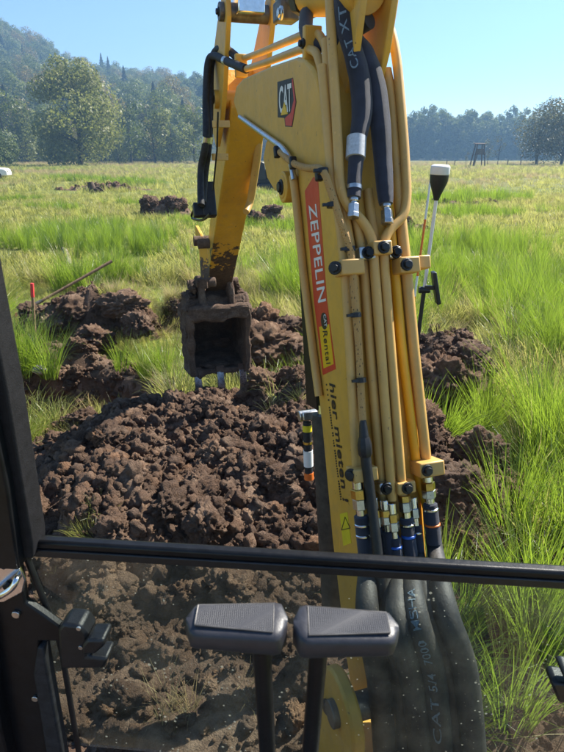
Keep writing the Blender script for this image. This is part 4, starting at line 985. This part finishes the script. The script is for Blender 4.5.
# ------------------------------------------------------------------ cab: rail, glass, pillar, levers
RZ = 1.246
RL, RR_ = G(22, 541, RZ), G(564, 573, RZ); rd = (RR_-RL).normalized(); rn = Vector((rd.y, -rd.x, 0)) # rn points to the camera
if rn.y > 0: rn = -rn
XM = Matrix((rd, -rn, Vector((0, 0, 1)))).transposed()
RE = RL + rd*1.22
win = MB().box((RL+RE)/2 + Vector((0, 0, (.70-RZ)/2)), ((RE-RL).length, .005, RZ-.70), XM).build('lower_window', 'glass', EX, None)
win['label'] = 'lower window pane with dust and splashes'
MB().box((RL+RE)/2, ((RE-RL).length, .022, .020), XM).build('window_rail', 'blackmetal', win, 30, .006)
MB().box((RL+RE)/2+rn*.012+Vector((0, 0, -.014)), ((RE-RL).length-.01, .006, .016), XM).build('rail_seal', 'black', win, 30, .002)
def wz(px, py, off=0.0):               # pixel to a point in the plane of the window, off = towards the camera
    r = ray(px, py); s = ((RL+rn*off-C0).dot(rn))/r.dot(rn); return C0 + r*s
MB().tube(fillet([wz(22, 541, .004), wz(26, 556, .004), wz(60, 640, .004), wz(80, 760, .004)], .04), .006, 8).build('pane_edge_seal', 'black', win, 50)
# pillar
def slab(name, mat, pix, off0, off1, parent=EX, bev=.004): 
    a = [wz(x, y, off0) for x, y in pix]; n = len(a); dlt = rn*(off1-off0)
    mb = MB().add(a + [p+dlt for p in a], [tuple(range(n)), tuple(range(2*n-1, n-1, -1))] + [(i, n+i, n+(i+1) % n, (i+1) % n) for i in range(n)])
    return mb.build(name, mat, parent, 30, bev)
pe = [wz(x, y, -.01) for x, y in ((-98, -230), (-70, -60), (0, 330), (26, 470), (36, 548))]; pe = pe + [p-rd*.115 for p in pe[::-1]]; n = len(pe)
pil = MB().add(pe + [p+rn*.06 for p in pe], [tuple(range(n)), tuple(range(2*n-1, n-1, -1))] + [(i, n+i, n+(i+1) % n, (i+1) % n) for i in range(n)]).build('cab_pillar', 'blackmetal', EX, 30, .004)
slab('pillar_trim', 'pillar', [(-90, -230), (-78, -230), (-50, -60), (0, 250), (24, 380), (46, 526), (46, 541), (37, 541), (14, 400), (-8, 290), (-62, -60)], -.02, .03, pil)
slab('pillar_seal', 'rubber', [(-100, -230), (-92, -230), (-64, -60), (-7, 290), (16, 402), (38, 541), (33, 541), (8, 400), (-16, 300), (-72, -60)], -.02, .042, pil)
pl2 = slab('corner_plate', 'blackmetal', [(-24, 550), (22, 546), (30, 596), (45, 606), (67, 622), (66, 634), (44, 634), (42, 662), (56, 752), (60, 790), (22, 790), (14, 720), (-4, 610), (-24, 604)], .012, .03)
slab('plate_seal', 'rubber', [(44, 636), (50, 636), (54, 660), (70, 752), (74, 790), (58, 790), (54, 752), (40, 662)], .01, .038, pl2)
slab('door_edge', 'blackmetal', [(-30, 610), (-4, 612), (10, 700), (20, 752), (26, 790), (8, 790), (2, 700)], .02, .06, pl2)
for x, y, r_ in ((17, 613, .008), (36, 697, .007)):
    q = wz(x, y, .03); MB().tube([q, q+rn*.006], r_, 12).build('plate_screw', 'steel', pl2, 30, .001)
# striker plate with its loop
st_ = slab('striker_plate', 'chrome', [(-20, 553), (6, 555), (20, 562), (27, 578), (24, 590), (6, 600), (-20, 602)], .03, .036, EX, .002)
P = [wz(16, 580, .036), wz(17, 578, .06), wz(12, 588, .07), wz(-2, 597, .07), wz(-14, 598, .036)]; MB().tube(P, .0055, 10, smoothsteps=5).build('striker_loop', 'chrome', st_, 60)
for x, y in ((5, 564), (8, 585)):
    q = wz(x, y, .037); MB().tube([q, q+rn*.007], .0075, 6).build('striker_screw', 'black', st_, 30, .001)
# window latch
lt = slab('window_latch', 'black', [(68, 612), (73, 606), (90, 608), (97, 618), (96, 638), (116, 640), (113, 649), (104, 650), (70, 650)], .006, .05, EX, .006)
slab('latch_lever', 'black', [(91, 636), (91, 628), (96, 622), (112, 622), (113, 628), (104, 636)], .02, .062, lt, .005)
for x, y in ((79, 628), (81, 647)):
    q = wz(x, y, .05); MB().tube([q, q+rn*.003], .0045, 10).build('latch_screw', 'steel', lt, 30, .0005)
lt2 = slab('window_latch', 'black', [(544, 667), (548, 664), (575, 668), (600, 672), (600, 690), (575, 686), (551, 684)], .006, .045, EX, .006)
slab('latch_lever', 'black', [(554, 656), (558, 654), (585, 660), (600, 664), (600, 674), (575, 670), (560, 668)], .02, .06, lt2, .005)
# cab floor below the picture, where the levers stand
MB().box((0, .36, .66), (1.0, .70, .04)).build('cab_floor', 'black', EX, 30, .004)
# travel levers
def lever(gpx, gz, x0, x1, stem, tilt):
    Lc = (atZ(x0, gpx[1], gz)); Rc = atZ(x1, gpx[2], gz); ctr = (Lc+Rc)/2; ex = (Rc-Lc).normalized()
    bot = atZ(*stem); up = (ctr-bot).normalized(); fw = up.cross(ex).normalized(); up = ex.cross(fw)*-1 if ex.cross(fw).z < 0 else ex.cross(fw)
    w = (Rc-Lc).length; mr = Matrix((ex, fw, up)).transposed()
    att = ctr-ex*tilt*w*.24; root = MB().tube([att-up*.005, bot], .0115, 16).build('travel_lever', 'blackmetal', EX, 50)
    # rounded paddle grip: rings along its length, slightly fuller towards the middle of the pair
    mb = MB(); nseg, nr = 17, 20; k = 0
    for i in range(nseg):
        a = i/(nseg-1); e = min(1, (min(a, 1-a)/.075))**.5; e = max(.25, e); flare = (1-.20*a if tilt > 0 else .80+.20*a)
        for j in range(nr):
            th = 2*math.pi*j/nr; c, s = math.cos(th), math.sin(th); n = .5
            yy = math.copysign(abs(c)**n, c)*.030*e*flare; zz = math.copysign(abs(s)**n, s)*.0185*(.75+.25*e)*flare
            mb.v.append(tuple(ctr + mr @ Vector(((a-.5)*w, yy, zz + .004))))
    for i in range(nseg-1):
        for j in range(nr): p, q = i*nr+j, i*nr+(j+1) % nr; mb.f.append((p, q, q+nr, p+nr))
    mb.f.append(tuple(range(nr))[::-1]); mb.f.append(tuple((nseg-1)*nr+j for j in range(nr)))
    g = mb.build('grip', 'grip', root, 60)
    sg = -1 if tilt > 0 else 1
    pad = [(-.42*w, -.012), (.42*w, -.014), (.42*w, .014), (-.42*w, .012)]
    return root, g, ctr, mr, w, fw, up
LV = [lever((0, 628, 631), .66, 187, 287, (270, 800, .80), -1), lever((0, 633, 636), .66, 293, 397, (306, 800, .80), 1)]
for (root, g, ctr, mr, w, fw, up), sgn in zip(LV, (-1, 1)):
    vdir = (C0-ctr).normalized()
    pts = [(-.40, .30), (.36, .42), (.36, -.42), (-.40, -.28)] if sgn < 0 else [(-.36, .42), (.40, .30), (.40, -.28), (-.36, -.42)]
    zt = .0185*.93+.0052
    mb = MB(); n = 14
    def pt(a, b, z): return ctr + mr @ Vector((a*w, b*.05, z))
    top, bot_ = [], []
    for (x0, y0), (x1, y1) in zip(pts, pts[1:]+pts[:1]):
        for k in range(4): top.append((x0+(x1-x0)*k/4, y0+(y1-y0)*k/4))
    mb.add([pt(a, b, zt) for a, b in top] + [pt(a, b, zt-.012) for a, b in top], [tuple(range(len(top)))] + [(i, len(top)+i, len(top)+(i+1) % len(top), (i+1) % len(top)) for i in range(len(top))])
    mb.build('grip_pad', 'grippad', g, 30, .0008)
    seam = MB().tube([pt(a, b, zt-.0006) for a, b in top+top[:1]], .0009, 6); seam.build('grip_seam', 'grey', g, 40)

# ------------------------------------------------------------------ survey poles, stakes, things on the meadow
base = G(413, 372, .30); tip = atY(437.5, 190, base.y-.05)
gn = empty('survey_pole', base); tag(gn, 'survey pole with white and black satellite receiver leaning right of the boom', 'survey pole')
b_ = Vector((0, 0, -.1)); tp = tip-base; d = tp.normalized()
MB().tube([b_, tp*.47], .016, 12).build('lower_pole', 'black', gn, 50); MB().tube([tp*.46, tp*.98], .0125, 12).build('upper_pole', 'white', gn, 50)
MB().tube([tp*.95, tp*.97, tp+d*.05, tp+d*.10], [.018, .025, .06, .065], 22).build('receiver_base', 'black', gn, 40, .004)
MB().tube([tp+d*.10, tp+d*.11, tp+d*.155, tp+d*.165], [.065, .067, .065, .05], 22).build('receiver_cap', 'white', gn, 40, .004)
q = tp*.50; MB().beam(q, q+Vector((.07, -.02, 0)), .03, .03).build('bracket', 'black', gn, 30, .004)
MB().tube([q+Vector((-.04, 0, -.02)), q+Vector((.04, 0, -.02))], .025, 10).build('bracket_knob', 'black', gn, 40)
MB().beam(q+Vector((.05, -.02, .12)), q+Vector((.11, -.02, -.12)), .03, .08, (0, 1, 0)).build('controller', 'black', gn, 30, .008)
base = G(408, 345, .05); tip = atY(432, 170, base.y+.05)
rp = empty('ranging_rod', base); tag(rp, 'thin white and orange ranging rod beside the survey pole', 'rod')
tp = tip-base
for a, b, m in ((-.05, .12, 'white'), (.12, .30, 'orange'), (.30, .42, 'white'), (.42, .74, 'orange'), (.74, .97, 'white'), (.97, 1.0, 'black')):
    MB().tube([tp*a, tp*b], .011, 10).build('rod_section', m, rp, 50)
base = G(38, 303, .25); tip = atY(112, 261, base.y+.5)
sh = empty('spade', base); tag(sh, 'spade with long wooden handle stuck in the soil bank on the left', 'spade')
tp = tip-base; d = tp.normalized(); MB().tube([tp*-.02, tp*.5, tp], [.019, .018, .02], 12).build('handle', 'wood', sh, 50)
sd = d.cross(Vector((0, 0, 1))).normalized(); un = sd.cross(d)
MB().tube([tp*-.08, tp*.06], [.03, .02], 10).build('socket', 'grey', sh, 40)
vs = [d*-.05+sd*.10, d*-.05-sd*.10, d*-.27-sd*.09, d*-.34, d*-.27+sd*.09]; MB().add(vs+[v+un*.006 for v in vs], [(0, 1, 2, 3, 4), (9, 8, 7, 6, 5)]+[(i, 5+i, 5+(i+1) % 5, (i+1) % 5) for i in range(5)]).build('blade', 'rusty', sh, 30, .002)
p = G(36, 354, .08); sk_ = empty('marker_stake', p); tag(sk_, 'thin wooden stake with red tip beside the window pillar', 'stake')
tp = atY(32, 284, p.y)-p; MB().beam(tp*-.05, tp, .022, .022, (0, 1, 0)).build('stake', 'wood', sk_, 30, .002); MB().beam(tp*.82, tp*1.01, .027, .027, (0, 1, 0)).build('painted_tip', 'tape', sk_, 30, .002)
p = G(68, 272); hs_ = MB(); P = [G(x, y, .10)-p for x, y in ((60, 248), (65, 251), (68, 258), (68.5, 266), (65, 273))]; hs_.tube(P, .05, 12, smoothsteps=5)
o = hs_.build('drain_pipe', simple('pale_pipe', (.42, .35, .25), .6, 0, .15, 8), None, 60); o.location = p; tag(o, 'short curved pale drain pipe lying in the grass', 'pipe')
# stone at the ledge
o = bpy.data.objects.new('stone', clod_mesh(555, 3, .9)); S.collection.objects.link(o); o.location = G(40, 370, .12); o.scale = (.055, .05, .07); o.data.materials[0] = simple('pale_stone', (.36, .33, .29), .8, 0, .2, 14, .3, .3); tag(o, 'pale stone at the foot of the red tipped stake', 'stone')
# hunting seat
p = Vector(wpos(478, 102)); hsx = empty('hunting_seat', p); tag(hsx, 'wooden hunting high seat standing at the meadow end', 'high seat')
Hh, bz_ = 3.9, 1.0
for sx_ in (-1, 1):
    for sy in (-1, 1): MB().beam((sx_*1.05, sy*.9, 0), (sx_*.55, sy*.5, Hh), .16, .16, (0, 1, 0)).build('post', 'oldwood', hsx, 30)
MB().box((0, 0, 2.2), (1.5, 1.3, .10)).build('platform', 'oldwood', hsx, 30)
for k in range(4): MB().box((0, -.66, 2.36+k*.20), (1.45, .05, .17)).build('board', 'oldwood', hsx, 30)
for k in range(4): MB().box((.70, 0, 2.36+k*.20), (.05, 1.2, .17)).build('board', 'oldwood', hsx, 30)
MB().box((0, 0, Hh), (1.8, 1.6, .09), Matrix.Rotation(.08, 3, 'X')).build('roof', 'oldwood', hsx, 30)
for s in (-1, 1): MB().beam((-.75-.2, -.95+s*.18, 0), (-.45, -.62+s*.18, 2.3), .07, .07, (0, 1, 0)).build('ladder_rail', 'oldwood', hsx, 30)
for k in range(6): MB().beam((-.95+.07*k, -1.15+.045*k, .3+.34*k), (-.95+.07*k, -.75+.045*k, .3+.34*k), .05, .05).build('rung', 'oldwood', hsx, 30)
# meadow fence posts far off
for i, px in enumerate((455, 447, 508, 521)):
    o = MB().beam((0, 0, -.2), (.03, 0, 1.25), .12, .12, (0, 1, 0)).build('fence_post', 'oldwood', None, 30); o.location = wpos(px, 108); tag(o, ['grey fence post second left of the hunting seat', 'grey fence post furthest left of the hunting seat', 'grey fence post between the sapling and the alder', 'grey fence post just left of the alder trunk'][i], 'post', 'fence posts at the meadow end')
# dark tracked dumper behind the boom
p = G(268, 191); dmp = empty('tracked_dumper', (p.x, p.y, 0), R(25)); tag(dmp, 'dark tracked dumper on the meadow behind the boom ears', 'dumper')
for s in (-1, 1):
    pr = [(-.85, .12), (-.75, .0), (.75, .0), (.85, .12), (.8, .38), (.65, .45), (-.65, .45), (-.8, .38)]
    MB().prism(pr, lambda a, b, w: Vector((a, w, b)), s*.55-.14, s*.55+.14).build('track', 'rubber', dmp, 30, .03)
MB().box((0, 0, .55), (1.5, .9, .2)).build('chassis', 'blackmetal', dmp, 30, .02)
MB().prism([(-.1, .62), (1.0, .75), (1.15, 1.15), (-.3, 1.2)], lambda a, b, w: Vector((a, w, b)), -.6, .6).build('skip', 'blackmetal', dmp, 30, .03)
MB().prism([(-.95, .62), (-.25, .62), (-.38, 1.55), (-.60, 1.62), (-.95, 1.15)], lambda a, b, w: Vector((a, w, b)), -.45, .45).build('hood', 'black', dmp, 30, .05)
# white car at the left edge
p = G(-16, 180); car = empty('parked_car', (p.x, p.y, 0), R(12)); tag(car, 'white car cut by the left picture edge on the meadow', 'car')
body = [(-2.1, .35), (2.1, .35), (2.15, .75), (1.9, .92), (1.1, 1.0), (-1.95, 1.0), (-2.12, .8)]; cab = [(1.15, .98), (.45, 1.48), (-1.5, 1.5), (-2.0, .98)]
MB().prism(body, lambda a, b, w: Vector((a, w, b)), -.88, .88).build('body', 'white', car, 30, .08)
MB().prism(cab, lambda a, b, w: Vector((a, w, b)), -.76, .76).build('roof', 'white', car, 30, .08)
for s in (-1, 1): MB().prism([(.95, 1.02), (.42, 1.40), (-1.4, 1.42), (-1.75, 1.02)], lambda a, b, w: Vector((a, w, b)), s*.762, s*.775).build('side_window', 'black', car, 30, .01)
MB().add([(1.16, -.68, 1.03), (1.16, .68, 1.03), (.5, .64, 1.47), (.5, -.64, 1.47), (1.13, -.68, 1.02), (1.13, .68, 1.02), (.47, .64, 1.44), (.47, -.64, 1.44)], [(0, 1, 2, 3), (7, 6, 5, 4), (0, 4, 5, 1), (1, 5, 6, 2), (2, 6, 7, 3), (3, 7, 4, 0)]).build('windscreen', 'black', car, 30)
for x in (-1.3, 1.35):
    for s in (-1, 1):
        w_ = MB().tube([(x, s*.7, .33), (x, s*.9, .33)], .33, 20).build('wheel', 'rubber', car, 40, .03); MB().tube([(x, s*.895, .33), (x, s*.915, .33)], .2, 16).build('rim', 'steel', w_, 40, .01)
for s in (-1, 1): MB().box((2.11, s*.62, .72), (.08, .34, .14)).build('headlight', 'chrome', car, 30, .02)
# old stump on the meadow
p = G(93, 192); stp = empty('tree_stump', (p.x, p.y, zg(p.x, p.y))); tag(stp, 'small dark uprooted stump on the meadow in front of the ditch', 'stump')
MB().tube([(0, 0, -.1), (0, 0, .12), (-.06, 0, .35), (-.10, .0, .56)], [.34, .24, .20, .17], 12, smoothsteps=3).build('stump', 'oldwood', stp, 50)
for k in range(5):
    a = -.6+k*.75; MB().tube([(0, 0, .12), (math.cos(a)*.35, math.sin(a)*.3, .16+.08*(k % 2)), (math.cos(a)*.62, math.sin(a)*.5, .02)], [.11, .08, .02], 7, smoothsteps=3).build('root', 'bark', stp, 50)

# ------------------------------------------------------------------ air
hz_ = MB().box((0, 290, 64), (1300, 720, 131)).build('haze', 'black', None, None)
hz_.data.materials.clear(); m = bpy.data.materials.new('haze_air'); m.use_nodes = True; t = m.node_tree; t.nodes.clear()
o_ = t.nodes.new('ShaderNodeOutputMaterial'); pv = t.nodes.new('ShaderNodeVolumePrincipled'); pv.inputs['Color'].default_value = (.36, .64, 1, 1); pv.inputs['Density'].default_value = .0009; pv.inputs['Anisotropy'].default_value = .25
t.links.new(pv.outputs[0], o_.inputs['Volume']); hz_.data.materials.append(m); tag(hz_, kind='stuff')
